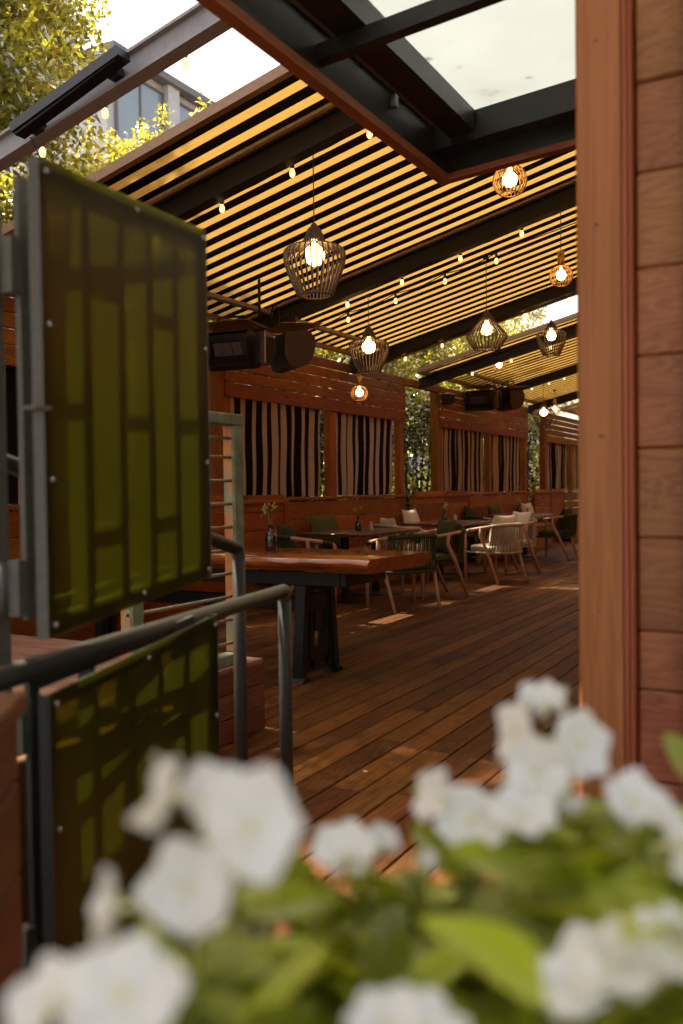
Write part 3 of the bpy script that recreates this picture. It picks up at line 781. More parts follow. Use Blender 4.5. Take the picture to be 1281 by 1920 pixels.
for (lx, ly, lr, ls, lab) in ((-1.388, 3.22, .4, .030, 'dark fallen leaf lying on the frosted canopy glass'), (-1.30, 3.36, 2.0, .012, 'small curled leaf scrap on the canopy glass'), (-1.10, 3.62, 1.1, .016, 'pale brown leaf scrap near the lower edge of the canopy glass')):
    o = MB().prism([(-ls, -.2 * ls), (-.3 * ls, -.42 * ls), (.6 * ls, -.35 * ls), (ls, .1 * ls), (.3 * ls, .45 * ls), (-.6 * ls, .36 * ls)], 0, .0015, 'z').build('fallen_leaf', M['bark'])
    o.location = (lx, ly, cz(lx, 2.846)); o.rotation_euler = (0, -math.atan(KS), lr); tag(o, lab, 'leaf', 'leaf scraps on the canopy')

# ------------------------------------------------------------------ pipe rails
def fillet(p, q, r_, rad=.05, n=6):
    p, q, r_ = Vector(p), Vector(q), Vector(r_); a = q + (p - q).normalized() * rad; c = q + (r_ - q).normalized() * rad
    return [a.lerp(q, k / n).lerp(q.lerp(c, k / n), k / n) for k in range(n + 1)]
def rail(pts, label, rad=.0205):
    t = thing('handrail', label, 'handrail', group='pipe handrails by the gate')
    a, b, c = pts
    dr = (Vector(b) - Vector(a)).normalized()
    MB().tube([a, Vector(b) - dr * .002], rad, 18).build('pipe', M['rail'], t, True)
    MB().lathe([(0, rad), (rad * .7, rad * .7), (rad * 1.0, 0.0), (rad * 1.01, -.03)], 18, b).build('elbow', M['rail'], t, True)
    MB().tube([Vector(b) - Vector((0, 0, .004)), c], rad, 18).build('post', M['rail'], t, True)
    MB().lathe([(0, .012), (.05, .012), (.055, .006), (.055, 0), (0, 0)], 18, c).build('base_plate', M['rail'], t)
    return t
rail([(-1.09, .37, .891), (-1.488, 2.323, .891), (-1.488, 2.323, 0)], 'green grey pipe handrail nearest the white flowers')
rail([(-1.71, .95, 1.42), (-1.635, 2.291, 1.018), (-1.635, 2.291, 0)], 'sloping green grey pipe handrail behind the open gate')

# ------------------------------------------------------------------ gate
gt = thing('gate', 'folded steel gate of green translucent sheets hung on a post', 'gate')
GA, GB = Vector((-1.165, 1.075, 0)), Vector((-1.285, 1.675, 0))   # leaf two, front
GC = Vector((-1.287, 1.145, 0))                                    # hinge side of leaf one
DZ = .045                                                          # the free end sits a little higher
pst = MB().box((-1.428, 1.135, 0), (-1.378, 1.185, 1.80)); pst.build('post', M['gate_frame'], gt)
def leaf(A, B, zl, zh, cols, rows, name, frame_mat, front, tub=.026, th=.042, dz=DZ, sheet=False):
    """frame of square tube with an irregular grid of bars; optional sheet screwed on the near side"""
    ax = (B - A); ln = ax.length; ux = ax.normalized(); nx = Vector((ux.y, -ux.x, 0)) * front
    P = lambda s, z, o: A + ux * s + nx * o + Vector((0, 0, z + dz * s / ln))
    fr = MB(); to = .012
    def bar(s0, s1, z0, z1, o0, o1, mb):
        mb.hexa([P(s0, z0, o0), P(s1, z0, o0), P(s1, z0, o1), P(s0, z0, o1), P(s0, z1, o0), P(s1, z1, o0), P(s1, z1, o1), P(s0, z1, o1)])
    def one(nm, *a, mat=frame_mat, par=None):
        mb = MB(); bar(*a, mb); return mb.build(nm, mat, par)
    root = one('gate_leaf_stile', 0, tub, zl, zh, 0, -to); root.name = name; root.parent = gt
    def sub(nm, *a, mat=frame_mat): return one(nm, *a, mat=mat, par=root)
    sub('stile', ln - tub, ln, zl, zh, 0, -to)
    sub('top_rail', tub + .0005, ln - tub - .0005, zh - tub, zh, -.001, -to + .001); sub('bottom_rail', tub + .0005, ln - tub - .0005, zl, zl + tub, -.001, -to + .001)
    xs = [c * ln for c in cols]
    for c in xs: sub('bar', c - .007, c + .007, zl + tub + .0005, zh - tub - .0005, -.002, -.034)
    ed = [tub] + xs + [ln - tub]
    for (ci, f) in rows:
        a = ed[ci] + (.0075 if ci else .001); b = ed[ci + 1] - (.0075 if ci + 1 < len(ed) - 1 else .001); z = zl + (zh - zl) * f
        sub('cross_bar', a, b, z - .006, z + .006, -.003, -.014)
    if sheet:
        mb = MB(); bar(-.004, ln + .002, zl - .006, zh + .006, .004, .009, mb); so = mb.build('sheet', M['sheet'], root)
        for (s_, z_) in [(q, z_) for q in (.012, ln * .5, ln - .012) for z_ in (zl + .014, zh - .014)] + [(q, zl + (zh - zl) * f) for q in (.012, ln - .012) for f in (.33, .66)]:
            p = P(s_, z_, .009); MB().tube([p, p + nx * .004, p + nx * .0055], [.0055, .005, .003], 8).build('screw', M['screw'], root, True)
        for (e, h) in (((-.007, -.0045), 0), ((ln + .0025, ln + .005), 0)):
            mb = MB(); bar(e[0], e[1], zl - .006, zh + .006, -to, .0095, mb); mb.build('edge_strip', frame_mat, root)
    return root
COLS = [.235, .43, .61, .79]
leaf(GA, GB, .962, 1.752, COLS, [(0, .50), (1, .78), (1, .20), (2, .47), (3, .74), (3, .20), (4, .46)], 'upper_front_leaf', M['gate_frame'], 1, sheet=True)
leaf(GC, GB + Vector((-.042, .002, 0)), .97, 1.772, [], [], 'upper_rear_leaf', M['gate_frame'], 1)
leaf(GA + Vector((.02, -.02, 0)), GB + Vector((.015, 0, 0)), .20, .862, COLS, [(0, .40), (1, .80), (2, .30), (3, .72)], 'lower_front_leaf', M['gate_dark'], 1, sheet=True)
leaf(GC, GB + Vector((-.042, .002, 0)), .20, .862, [.33, .66], [], 'lower_rear_leaf', M['gate_dark'], 1)
for z in (.36, .78, 1.03, 1.61):
    MB().tube([(-1.318, 1.118, z - .045), (-1.318, 1.118, z + .045)], .010, 12).build('hinge', M['gate_frame'], gt, True)
    MB().box((-1.400, 1.115, z - .05), (-1.330, 1.1345, z + .05)).build('hinge_plate', M['gate_frame'], gt)
    MB().box((-1.308, 1.120, z - .05), (-1.280, 1.144, z + .05)).build('hinge_plate', M['gate_frame'], gt)
MB().box((-1.18, 1.050, 1.340), (-1.150, 1.085, 1.346)).build('latch_wire', M['gate_frame'], gt)

# ------------------------------------------------------------------ low plank wall at the lower left
lw = thing('plank_wall', 'low dark plank wall with a flat cap at the lower left corner', 'wall')
A_, B_ = Vector((-.825, .57, 0)), Vector((-1.06, .905, 0)); ux = (B_ - A_).normalized(); nx = Vector((-ux.y, ux.x, 0))
ang = math.atan2(ux.y, ux.x)
zz = -.3; k = 0
while zz < .87:
    h = .135
    top = min(zz + h, .873)
    me = MB().bbox((-.45, -.012, -(top - zz) / 2 + .002), (.45, .012, (top - zz) / 2 - .002), .004).mesh('plank', M['crate_y'])
    c = B_ - ux * .45
    link('plank', me, lw, (c.x, c.y, (zz + top) / 2), (0, 0, ang)); zz += h; k += 1
c = B_ - ux * .445 + nx * .06
MB().bbox((-.46, -.085, -.016), (.457, .085, .016), .004).build('cap', M['crate_y'], lw).matrix_local = Matrix.Translation((c.x, c.y, .893)) @ Matrix.Rotation(ang, 4, 'Z')
c = B_ - ux * .45 + nx * .075
MB().box((-.447, -.06, -.6), (.447, .06, .58)).build('core', M['black'], lw).matrix_local = Matrix.Translation((c.x, c.y, .3)) @ Matrix.Rotation(ang, 4, 'Z')

# ------------------------------------------------------------------ weathered guard frame on the platform edge
gf = thing('guard_frame', 'weathered orange and green wooden frame with metal rods on the platform edge', 'railing', (-2.585, 0, PZ))
for yv in (2.86, 3.60):
    MB().bbox((-.045, yv - .030, .05), (.012, yv + .030, 1.16), .004).build('stile', M['weathered'], gf)
    MB().bbox((.0125, yv - .034, .05), (.030, yv + .034, 1.16), .003).build('painted_face', M['old_green'], gf)
MB().bbox((-.047, 2.822, 1.161), (.032, 3.638, 1.215), .004).build('top_rail', M['old_green'], gf)
MB().bbox((-.047, 2.822, .0), (.032, 3.638, .049), .004).build('bottom_rail', M['old_green'], gf)
for k in range(10):
    z = .10 + k * .113 - (.02 if k == 9 else 0)
    MB().tube([(-.002, 2.83, z), (-.002, 3.62, z)], .008, 8).build('rod', M['old_rod'], gf, True)

# ------------------------------------------------------------------ slab table
TZ = .79
tb = thing('slab_table', 'long live edge slab table on black iron trestles', 'table', (0, 0, 0))
n = 90; prof_n = 9; vs = []; XA, XB = -5.0, -2.43
def edge_y(side, f, q):
    # live edge: undulating, rounded, undercut towards the bottom
    base = 4.70 if side == 0 else 5.44
    und = .010 * math.sin(5 * f + side) + .004 * math.sin(17 * f + 2 * side) + .0015 * math.sin(41 * f)
    bul = .030 * math.sin(math.pi * min(1, q * 1.1)) - .035 * q + .006 * math.sin(23 * f + 5 * q) * q + .002 * math.sin(55 * f - 7 * q)
    s = -1 if side == 0 else 1
    return base + und + s * bul
rings = []
for i in range(n + 1):
    f = i / n; X = XA + (XB - XA) * f
    row = []
    for q in range(prof_n): row.append((X + .035 * (1 if f > .99 else 0) * (1 - q / (prof_n - 1)), edge_y(0, f, q / (prof_n - 1)), TZ - .095 * q / (prof_n - 1) - .004 * (q == 0)))
    for q in range(prof_n - 1, -1, -1): row.append((X + .10 * (f > .99) * (1 - .3 * q / (prof_n - 1)), edge_y(1, f, q / (prof_n - 1)), TZ - .095 * q / (prof_n - 1) - .004 * (q == 0)))
    rings.append(row)
mcount = 2 * prof_n
b = MB(); b.add([p for r_ in rings for p in r_], [(i * mcount + k, i * mcount + (k + 1) % mcount, (i + 1) * mcount + (k + 1) % mcount, (i + 1) * mcount + k) for i in range(n) for k in range(mcount)])
b.f.append(tuple(range(mcount))); b.f.append(tuple(n * mcount + k for k in range(mcount))[::-1])
smooth_auto(b.build('top', M['slab'], tb), 50)
ap = MB()
for (lo, hi) in (((-4.9, 4.79, .60), (-2.66, 4.83, .692)), ((-4.9, 5.31, .60), (-2.66, 5.35, .692))):
    MB().bbox(lo, hi, .005).build('apron', M['black'], tb)
for xx in (-4.94, -2.66):
    MB().bbox((xx, 4.791, .60), (xx + .04, 5.349, .691), .005).build('apron', M['black'], tb)
MB().bbox((-4.6, 5.03, .40), (-2.98, 5.10, .49), .005).build('stretcher', M['black'], tb)
def trestle(x):
    import bmesh as _bm
    cy0 = 4.95
    # cast iron A-frame plate: outer outline minus windows, as stiles, ribs and webs
    t_ = MB()
    hb, ht_ = .245, .185
    W = lambda z: hb + (ht_ - hb) * z / .60
    th = .045
    def quad(y0a, y0b, y1a, y1b, z0, z1, dx=0):
        t_.hexa([(x - th / 2 - dx, y0a, z0), (x + th / 2 + dx, y0a, z0), (x + th / 2 + dx, y0b, z0), (x - th / 2 - dx, y0b, z0), (x - th / 2 - dx, y1a, z1), (x + th / 2 + dx, y1a, z1), (x + th / 2 + dx, y1b, z1), (x - th / 2 - dx, y1b, z1)])
    for s in (-1, 1):
        a0, a1 = cy0 + s * W(0), cy0 + s * W(.6)
        quad(min(a0, a0 - s * .06), max(a0, a0 - s * .06), min(a1, a1 - s * .05), max(a1, a1 - s * .05), 0, .6, .012)     # outer legs
        b0, b1 = cy0 + s * .115, cy0 + s * .095
        quad(min(b0, b0 - s * .045), max(b0, b0 - s * .045), min(b1, b1 - s * .045), max(b1, b1 - s * .045), .07, .44)        # inner ribs
        quad(*sorted((cy0 + s * (W(.0) + .02), cy0 + s * (W(0) - .09))), *sorted((cy0 + s * W(.03), cy0 + s * (W(.03) - .06))), 0, .03, .03)  # feet
    quad(cy0 - W(.05) + .05, cy0 + W(.05) - .05, cy0 - W(.09) + .05, cy0 + W(.09) - .05, .05, .12)
    quad(cy0 - .07, cy0 + .07, cy0 - .07, cy0 + .07, .121, .20)
    quad(cy0 - .07, cy0 + .07, cy0 - .07, cy0 + .07, .30, .44)
    quad(cy0 - W(.40) + .05, cy0 + W(.40) - .05, cy0 - W(.54) + .05, cy0 + W(.54) - .05, .441, .54)
    quad(cy0 - W(.56), cy0 + W(.56), cy0 - W(.6), cy0 + W(.6), .561, .601, .01)
    return t_.build('trestle', M['black'], tb)
trestle(-2.93); trestle(-4.6)

def vase(x, y, z, label, s=1.0):
    t = thing('bottle_vase', label, 'vase', (x, y, z), random.uniform(0, 6), 'bottle vases on the tables')
    MB().lathe([(0, .0), (.030, .0), (.034, .008), (.034, .085), (.028, .105), (.013, .118), (.012, .150), (.016, .152), (.016, .160), (.010, .160)], 20).build('bottle', M['bottle'], t, True)
    sm = MB(); fl = MB()
    for k in range(5):
        a = random.uniform(0, 6.28); l = random.uniform(.05, .12)
        top = Vector((.035 * math.cos(a), .035 * math.sin(a), .155 + l)); sm.tube([(0, 0, .12), (top.x * .4, top.y * .4, .16 + l * .4), top], .0018, 5)
        for j in range(9):
            p = top + Vector((random.gauss(0, .009), random.gauss(0, .009), random.gauss(-.012, .014)))
            r_ = random.uniform(.004, .008); fl.lathe([(0, -r_), (r_ * .8, -r_ * .5), (r_, 0), (r_ * .7, r_ * .6), (0, r_)], 6, p)
    sm.build('stems', M['stem'], t); fl.build('blossoms', M['sprig'], t, True)
    t.scale = (s, s, s); return t
def candle(x, y, z, label):
    t = thing('candle_holder', label, 'candle', (x, y, z), 0, 'small candle holders on the tables')
    MB().lathe([(0, 0), (.024, 0), (.027, .01), (.026, .05), (.018, .062), (.022, .10), (.0225, .102), (.02, .102), (.016, .064), (0, .05)], 16).build('glass', M['clear'], t, True)
    MB().lathe([(0, .06), (.013, .06), (.013, .085), (0, .085)], 12).build('candle', M['cloth_cream'], t, True)
    return t
M['sprig'] = plain('pale_sprig', (.34, .30, .10), .8, 0, .2, .3)
vase(-3.40, 5.15, TZ, 'brown bottle with yellow sprigs on the slab table', 1.15)

# ------------------------------------------------------------------ dining tables
def dining_table(x, y, label, lx=.85, ly=1.35, z=.74):
    t = thing('dining_table', label, 'table', (x, y, 0), 0, 'dark dining tables by the benches')
    nb_ = 5; bw = lx / nb_
    me = MB().bbox((-bw / 2 + .0008, -ly / 2, z - .035), (bw / 2 - .0008, ly / 2, z), .003).mesh('top_board', M['table_dark'])
    for k in range(nb_): link('top_board', me, t, (-lx / 2 + bw * (k + .5), 0, 0))
    for yy in (-ly * .27, ly * .27):
        MB().lathe([(0, .70), (.045, .70), (.045, .03), (0, .03)], 16, (0, yy, 0)).build('column', M['black'], t, False)
        MB().bbox((-.24, yy - .19, .0), (.24, yy + .19, .012), .004).build('base_plate', M['black'], t)
        MB().box((-.3, yy - .03, .69), (.3, yy + .03, .704)).build('top_bracket', M['black'], t)
    return t
dining_table(-4.62, 8.80, 'dark wood dining table behind the slab table')
dining_table(-4.62, 11.45, 'dark wood dining table left of the cream chairs')
dining_table(-4.72, 14.75, 'dark wood dining table by the dark green chair')
vase(-4.62, 8.75, .74, 'brown bottle with sprigs on the table behind the slab table')
candle(-4.50, 8.82, .74, 'small candle glass on the table behind the slab table')
vase(-4.62, 11.25, .74, 'brown bottle with pale sprigs on the table by the cream chairs')
candle(-4.52, 11.38, .74, 'small candle glass on the table by the cream chairs')
vase(-4.75, 14.9, .74, 'dark bottle on the farthest table')
candle(-4.66, 15.1, .74, 'small candle glass on the farthest table')

# ------------------------------------------------------------------ chairs
def rail_pt(f):
    """U shaped top rail, f from -1 (left arm front) to 1 (right arm front)"""
    s = 1 if f >= 0 else -1; a = abs(f)
    K = [(0, -.315, .735), (.14, -.300, .733), (.235, -.235, .725), (.285, -.12, .708), (.298, .02, .688), (.290, .15, .668), (.275, .245, .645)]
    u = a * (len(K) - 1); i = min(int(u), len(K) - 2); t_ = u - i
    P0, P1, P2, P3 = K[max(i - 1, 0)] if i else (-K[1][0], K[1][1], K[1][2]), K[i], K[i + 1], K[min(i + 2, len(K) - 1)]
    o = []
    for c in range(3):
        o.append(.5 * (2 * P1[c] + (P2[c] - P0[c]) * t_ + (2 * P0[c] - 5 * P1[c] + 4 * P2[c] - P3[c]) * t_ ** 2 + (3 * P1[c] - P0[c] - 3 * P2[c] + P3[c]) * t_ ** 3))
    return Vector((s * o[0], o[1], o[2]))
def pillow_mesh(wd, ht, th, mat, name, n=14):
    b = MB(); vs = []
    for sgn in (1, -1):
        for j in range(n + 1):
            for i in range(n + 1):
                u = 2 * i / n - 1; v = 2 * j / n - 1
                k = (1 - u ** 2) * (1 - v ** 2)
                px_ = u * (1 - .085 * (1 - v ** 2) ** 1 * abs(u) ** 3 * 0 - .08 * (1 - abs(v) ** 1.6) * u * u)
                pz_ = v * (1 - .10 * (1 - abs(u) ** 1.6) * v * v)
                vs.append((px_ * wd / 2, sgn * th / 2 * (max(k, 0) ** .42) + .006 * math.sin(5 * u + 3 * v), pz_ * ht / 2))
    m_ = (n + 1) ** 2
    for o, rev in ((0, False), (m_, True)):
        for j in range(n):
            for i in range(n):
                q = (o + j * (n + 1) + i, o + j * (n + 1) + i + 1, o + (j + 1) * (n + 1) + i + 1, o + (j + 1) * (n + 1) + i)
                b.f.append(q[::-1] if rev is False else q)
    b.v = vs
    return b.mesh(name, mat, True)
def make_chair(label, rope, cushion):
    t = thing('armchair', label, 'chair', group='rope back armchairs at the tables')
    wd = M['chair_wood']
    arc = lambda a, b, n=14: [rail_pt(a + (b - a) * k / n) for k in range(n + 1)]
    tr = link('top_rail', MB().tube(arc(-.92, .92, 48), .019, 10).mesh('top_rail', wd, True), t)
    MB().tube(arc(-.40, .40, 26), .0235, 10).build('rope_wrap', rope, tr, True)
    for s in (-1, 1):
        MB().tube(arc(s * .80, s * .985, 8), .0235, 10).build('rope_wrap', rope, tr, True)
        e = rail_pt(s * .92); f = rail_pt(s * 1.0)
        MB().tube([e, f, f + Vector((0, .022, -.018)), f + Vector((0, .030, -.05)), (s * .272, .272, .40), (s * .268, .270, 0)], [.019, .019, .020, .021, .022, .017], 10).build('leg', wd, t, True)
        r0 = rail_pt(s * .60)
        MB().tube([r0 + Vector((0, 0, -.005)), (s * .292, -.02, .60), (s * .278, -.12, .40), (s * .255, -.285, 0)], [.021, .021, .022, .017], 10).build('leg', wd, t, True)
        MB().tube([(s * .270, .27, .385), (s * .278, -.12, .385)], .014, 8).build('side_rail', rope, t, True)
    MB().tube([(-.27, .27, .385), (.27, .27, .385)], .014, 8).build('front_rail', wd, t, True)
    back = [(-.278, -.12, .385), (-.25, -.21, .385), (-.15, -.262, .385), (0, -.275, .385), (.15, -.262, .385), (.25, -.21, .385), (.278, -.12, .385)]
    MB().tube(back, .015, 8).build('back_rail', rope, t, True)
    def bp(u):
        v = u * (len(back) - 1); i = min(int(v), len(back) - 2); return Vector(back[i]).lerp(Vector(back[i + 1]), v - i)
    ro = MB(); n = 30
    for k in range(n + 1):
        u = k / n; p = rail_pt(-.40 + .80 * u); q = bp(.06 + .88 * u + (.012 if k % 2 else -.012))
        m_ = p.lerp(q, .5) + Vector((0, -.008, 0))
        ro.tube([p, m_, q], .0062, 5, cap=False)
    ro.build('rope_back', rope, t, True)
    sw = MB()
    for k in range(11):
        yv = -.19 + k * .044; sw.tube([(-.275, yv, .388), (0, yv, .378), (.275, yv, .388)], .006, 5, cap=False)
    sw.build('seat_webbing', rope, t, True)
    se = MB(); n = 12; vs = []
    for lvl, (zz_, k_) in enumerate(((.402, .97), (.415, 1.0), (.455, 1.0), (.470, .95))):
        for i in range(32):
            a = 2 * math.pi * i / 32; cx_, sy_ = math.cos(a), math.sin(a)
            X = .25 * k_ * math.copysign(abs(cx_) ** .35, cx_); Y = .235 * k_ * math.copysign(abs(sy_) ** .35, sy_)
            vs.append((X, Y + .02, zz_ + (.008 * (1 - abs(cx_)) if lvl == 3 else 0)))
    se.add(vs, [(l * 32 + i, l * 32 + (i + 1) % 32, (l + 1) * 32 + (i + 1) % 32, (l + 1) * 32 + i) for l in range(3) for i in range(32)])
    se.f.append(tuple(range(32))[::-1]); se.f.append(tuple(96 + i for i in range(32)))
    se.build('seat_cushion', cushion, t, True)
    return t
g0 = make_chair('green rope armchair nearest the slab table, back to the viewer', M['rope_green'], M['cloth_green'])
c0 = make_chair('cream rope armchair with tall cream pillow, nearest of the cream ones', M['rope_cream'], M['cloth_cream'])
d0 = make_chair('dark green rope armchair at the farthest table beside the door post', M['rope_green'], M['cloth_dark'])
def put(o, x, y, dx, dy, label=None):
    o.location = (x, y, .0015); o.rotation_euler = (0, 0, math.atan2(-dx, dy))
    if label: o['label'] = label
    return o
put(g0, -3.80, 8.15, -.81, .59)
put(copy_tree(g0), -3.93, 9.25, -.66, -.75, 'green rope armchair with a green pillow, second from the slab table')
put(copy_tree(g0), -4.86, 7.92, .63, .77, 'green rope armchair behind the slab table beside the brown bottle')
put(c0, -3.77, 10.86, -.90, .42)
put(copy_tree(c0), -3.97, 12.10, -.62, -.78, 'cream rope armchair just behind the nearest cream one')
put(copy_tree(c0), -4.95, 10.50, .63, .77, 'cream rope armchair near the redwood wall behind the second table')
put(d0, -4.02, 14.60, -1, .05)
put(copy_tree(d0), -4.95, 13.75, .63, .77, 'dark green rope armchair near the wall beyond the cream chairs')

# ------------------------------------------------------------------ pillows
pm_ = {}
def pillow(x, y, z, rz, tilt, mat, wd, ht, label, roll=0):
    key = (mat, wd, ht)
    if key not in pm_: pm_[key] = pillow_mesh(wd, ht, .15, M[mat], 'pillow')
    o = link('pillow', pm_[key], None, (x, y, z), (tilt, roll, rz)); tag(o, label, 'pillow', 'scatter pillows')
    return o
# leaning in chairs (rz follows the chair)
def chair_pillow(x, y, dx, dy, mat, label, wd=.44, ht=.42):
    dv = Vector((dx, dy)).normalized(); th = math.atan2(-dv.x, dv.y)
    pillow(x - dv.x * .13, y - dv.y * .13, .66, th, R(14), mat, wd, ht, label)
chair_pillow(-3.93, 9.25, -.66, -.75, 'cloth_green', 'olive green pillow in the second green armchair', .40, .40)
chair_pillow(-4.86, 7.92, .63, .77, 'cloth_green', 'olive green pillow in the armchair behind the brown bottle', .40, .40)
chair_pillow(-3.77, 10.86, -.90, .42, 'cloth_cream', 'cream pillow in the nearest cream armchair')
chair_pillow(-3.97, 12.10, -.62, -.78, 'cloth_cream', 'cream pillow in the cream armchair behind')
chair_pillow(-4.95, 10.50, .63, .77, 'cloth_cream', 'cream pillow in the cream armchair near the wall', .40, .36)
chair_pillow(-4.02, 14.60, -1, .05, 'cloth_dark', 'dark green pillow in the armchair beside the door post', .44, .40)
pillow(-5.24, 9.10, .70, R(90), R(-14), 'cloth_green', .62, .44, 'wide olive pillow on the bench behind the second table')
pillow(-5.24, 11.55, .70, R(90), R(-14), 'cloth_cream', .46, .44, 'cream pillow on the bench behind the second bottle')
pillow(-5.24, 13.9, .70, R(90), R(-14), 'cloth_dark', .46, .40, 'dark green pillow on the far bench, left one', .12)
pillow(-5.24, 15.1, .70, R(90), R(-14), 'cloth_green', .55, .42, 'olive pillow on the far bench, right one')
pillow(-5.24, 17.0, .70, R(90), R(-14), 'cloth_cream', .60, .40, 'cream pillow on the bench at the farthest table')

# ------------------------------------------------------------------ patio heaters
def heater(x, y, z, rz, label, beam_z):
    t = thing('patio_heater', label, 'heater', (x, y, z), rz, 'black infrared patio heaters'); t.scale = (1.02,) * 3
    # two heads; each: curved hood with end plates, burner with three ceramic tiles, heat shield above
    for (ang, off) in ((R(-84), (-.20, -.13)), (R(52), (.15, .10))):
        hd = MB(); W = .44
        prof = [(-.06, .13), (.16, .15), (.21, .10), (.215, .02), (.19, -.07), (.13, -.14), (.05, -.17), (-.03, -.15), (-.07, -.06)]
        inn = [(p * .9 + .006, q * .9) for p, q in prof]
        for yo in (-W / 2, W / 2 - .012):
            hd.prism(prof[::-1], yo, yo + .012, 'y')
        for k in list(range(4, len(prof) - 1)) + [8]:
            (p0, q0), (p1, q1), (r0, w0), (r1, w1) = prof[k], prof[(k + 1) % 9], inn[k], inn[(k + 1) % 9]
            vs = []
            for yo in (-W / 2 + .012, W / 2 - .012): vs += [(p0, yo, q0), (p1, yo, q1), (r1, yo, w1), (r0, yo, w0)]
            hd.hexa(vs)
        hd.hexa([(-.05, -W / 2 + .013, .125), (.155, -W / 2 + .013, .145), (.155, W / 2 - .013, .145), (-.05, W / 2 - .013, .125), (-.05, -W / 2 + .013, .133), (.155, -W / 2 + .013, .153), (.155, W / 2 - .013, .153), (-.05, W / 2 - .013, .133)])
        h = hd.build('hood', M['heater'], t); h.location = (off[0], off[1], 0); h.rotation_euler = (0, 0, ang)
        # face frame around the burner, tilted down
        def face(y0, y1, u0, u1, d0, d1):
            A0, A1 = Vector((.195, 0, .10)), Vector((.135, 0, -.125)); nn = Vector((.97, 0, -.26)); o = []
            for dd in (d0, d1):
                for (yv, u) in ((y0, u0), (y1, u0), (y1, u1), (y0, u1)):
                    p = A0.lerp(A1, u) + nn * dd; o.append((p.x, yv, p.z))
            return MB().hexa(o)
        face(-.205, .205, 0, 1, -.05, -.035).build('reflector', M['heater'], h)
        for (y0, y1, u0, u1) in ((-.215, .215, -.08, .14), (-.215, .215, .80, 1.06), (-.215, -.15, .141, .799), (.15, .215, .141, .799)):
            face(y0, y1, u0, u1, -.004, .004).build('face_frame', M['heater'], h)
        for k in range(3):
            face(-.135 + k * .092, -.135 + k * .092 + .086, .24, .74, -.034, -.02).build('burner_tile', M['ceramic'], h)
        MB().hexa([(-.10, -W / 2 - .04, .20), (.27, -W / 2 - .04, .215), (.27, W / 2 + .04, .215), (-.10, W / 2 + .04, .20), (-.10, -W / 2 - .04, .206), (.27, -W / 2 - .04, .221), (.27, W / 2 + .04, .221), (-.10, W / 2 + .04, .206)]).build('heat_shield', M['heater_shield'], h)
        MB().tube([(.05, -.15, .21), (.05, -.15, .28), (.03, -.13, .30), (.0, .10, .30), (0, .12, .28), (0, .12, .21)], .010, 8).build('hanger_pipe', M['black'], h, True)
    MB().bbox((-.07, -.06, -.12), (.06, .08, .17), .008).build('control_box', M['heater_shield'], t)
    MB().tube([(0, -.05, .2), (0, -.05, (beam_z - z) / 1.02)], .013, 8).build('hanger_pipe', M['black'], t, True)
    MB().tube([(.02, .1, .2), (.03, .1, .38), (.05, .12, .42), (.08, .13, .38), (.08, .13, .2)], .009, 8).build('gas_hose', M['black'], t, True)
    return t
heater(-4.50, 6.74, 2.45, R(0), 'black twin infrared heater hanging at the left under the near awning', rz_(-4.5))
heater(-5.0, 14.45, 2.66, R(0), 'black twin infrared heater hanging before the second cabana', rz_(-5.0))
speaker = thing('wall_speaker', 'small dark speaker high on the second cabana post', 'speaker', (-5.40, 13.32, 2.62))
MB().bbox((-.05, -.12, -.08), (.08, .12, .08), .01).build('case', M['heater'], speaker)
MB().bbox((.081, -.10, -.06), (.086, .10, .06), .003).build('grille', M['black'], speaker)

# ------------------------------------------------------------------ trees behind the cabanas
def leaf_mesh(name, clumps, per, size, seed, mat='leaf'):
    r = np.random.default_rng(seed); cs = []
    for (c, rad) in clumps:
        n_ = int(per * (rad[0] * rad[1] * rad[2]) ** (2 / 3) / (.55 ** 2))
        dirs = r.normal(size=(n_, 3)); dirs /= np.linalg.norm(dirs, axis=1)[:, None]
        rr = r.random(n_) ** .45
        cs.append(np.array(c) + dirs * rr[:, None] * np.array(rad))
    P = np.concatenate(cs); n_ = len(P)
    ax = r.normal(size=(n_, 3)); ax[:, 2] -= .35; ax /= np.linalg.norm(ax, axis=1)[:, None]
    tmp = r.normal(size=(n_, 3)); sd = np.cross(ax, tmp); sd /= np.linalg.norm(sd, axis=1)[:, None]; nm = np.cross(ax, sd)
    l = size * r.uniform(.7, 1.25, n_)[:, None]; wd = l * .24
    v0 = P; v1 = P + ax * l * .45 + sd * wd + nm * l * .06; v2 = P + ax * l; v3 = P + ax * l * .45 - sd * wd + nm * l * .06
    V = np.stack([v0, v1, v2, v3], 1).reshape(-1, 3)
    me = bpy.data.meshes.new(name); me.vertices.add(len(V)); me.vertices.foreach_set('co', V.astype(np.float32).ravel())
    me.loops.add(n_ * 4); me.loops.foreach_set('vertex_index', np.arange(n_ * 4, dtype=np.int32))
    me.polygons.add(n_); me.polygons.foreach_set('loop_start', np.arange(0, n_ * 4, 4, dtype=np.int32)); me.polygons.foreach_set('loop_total', np.full(n_, 4, dtype=np.int32))
    me.materials.append(M[mat]); me.update(calc_edges=True)
    return me
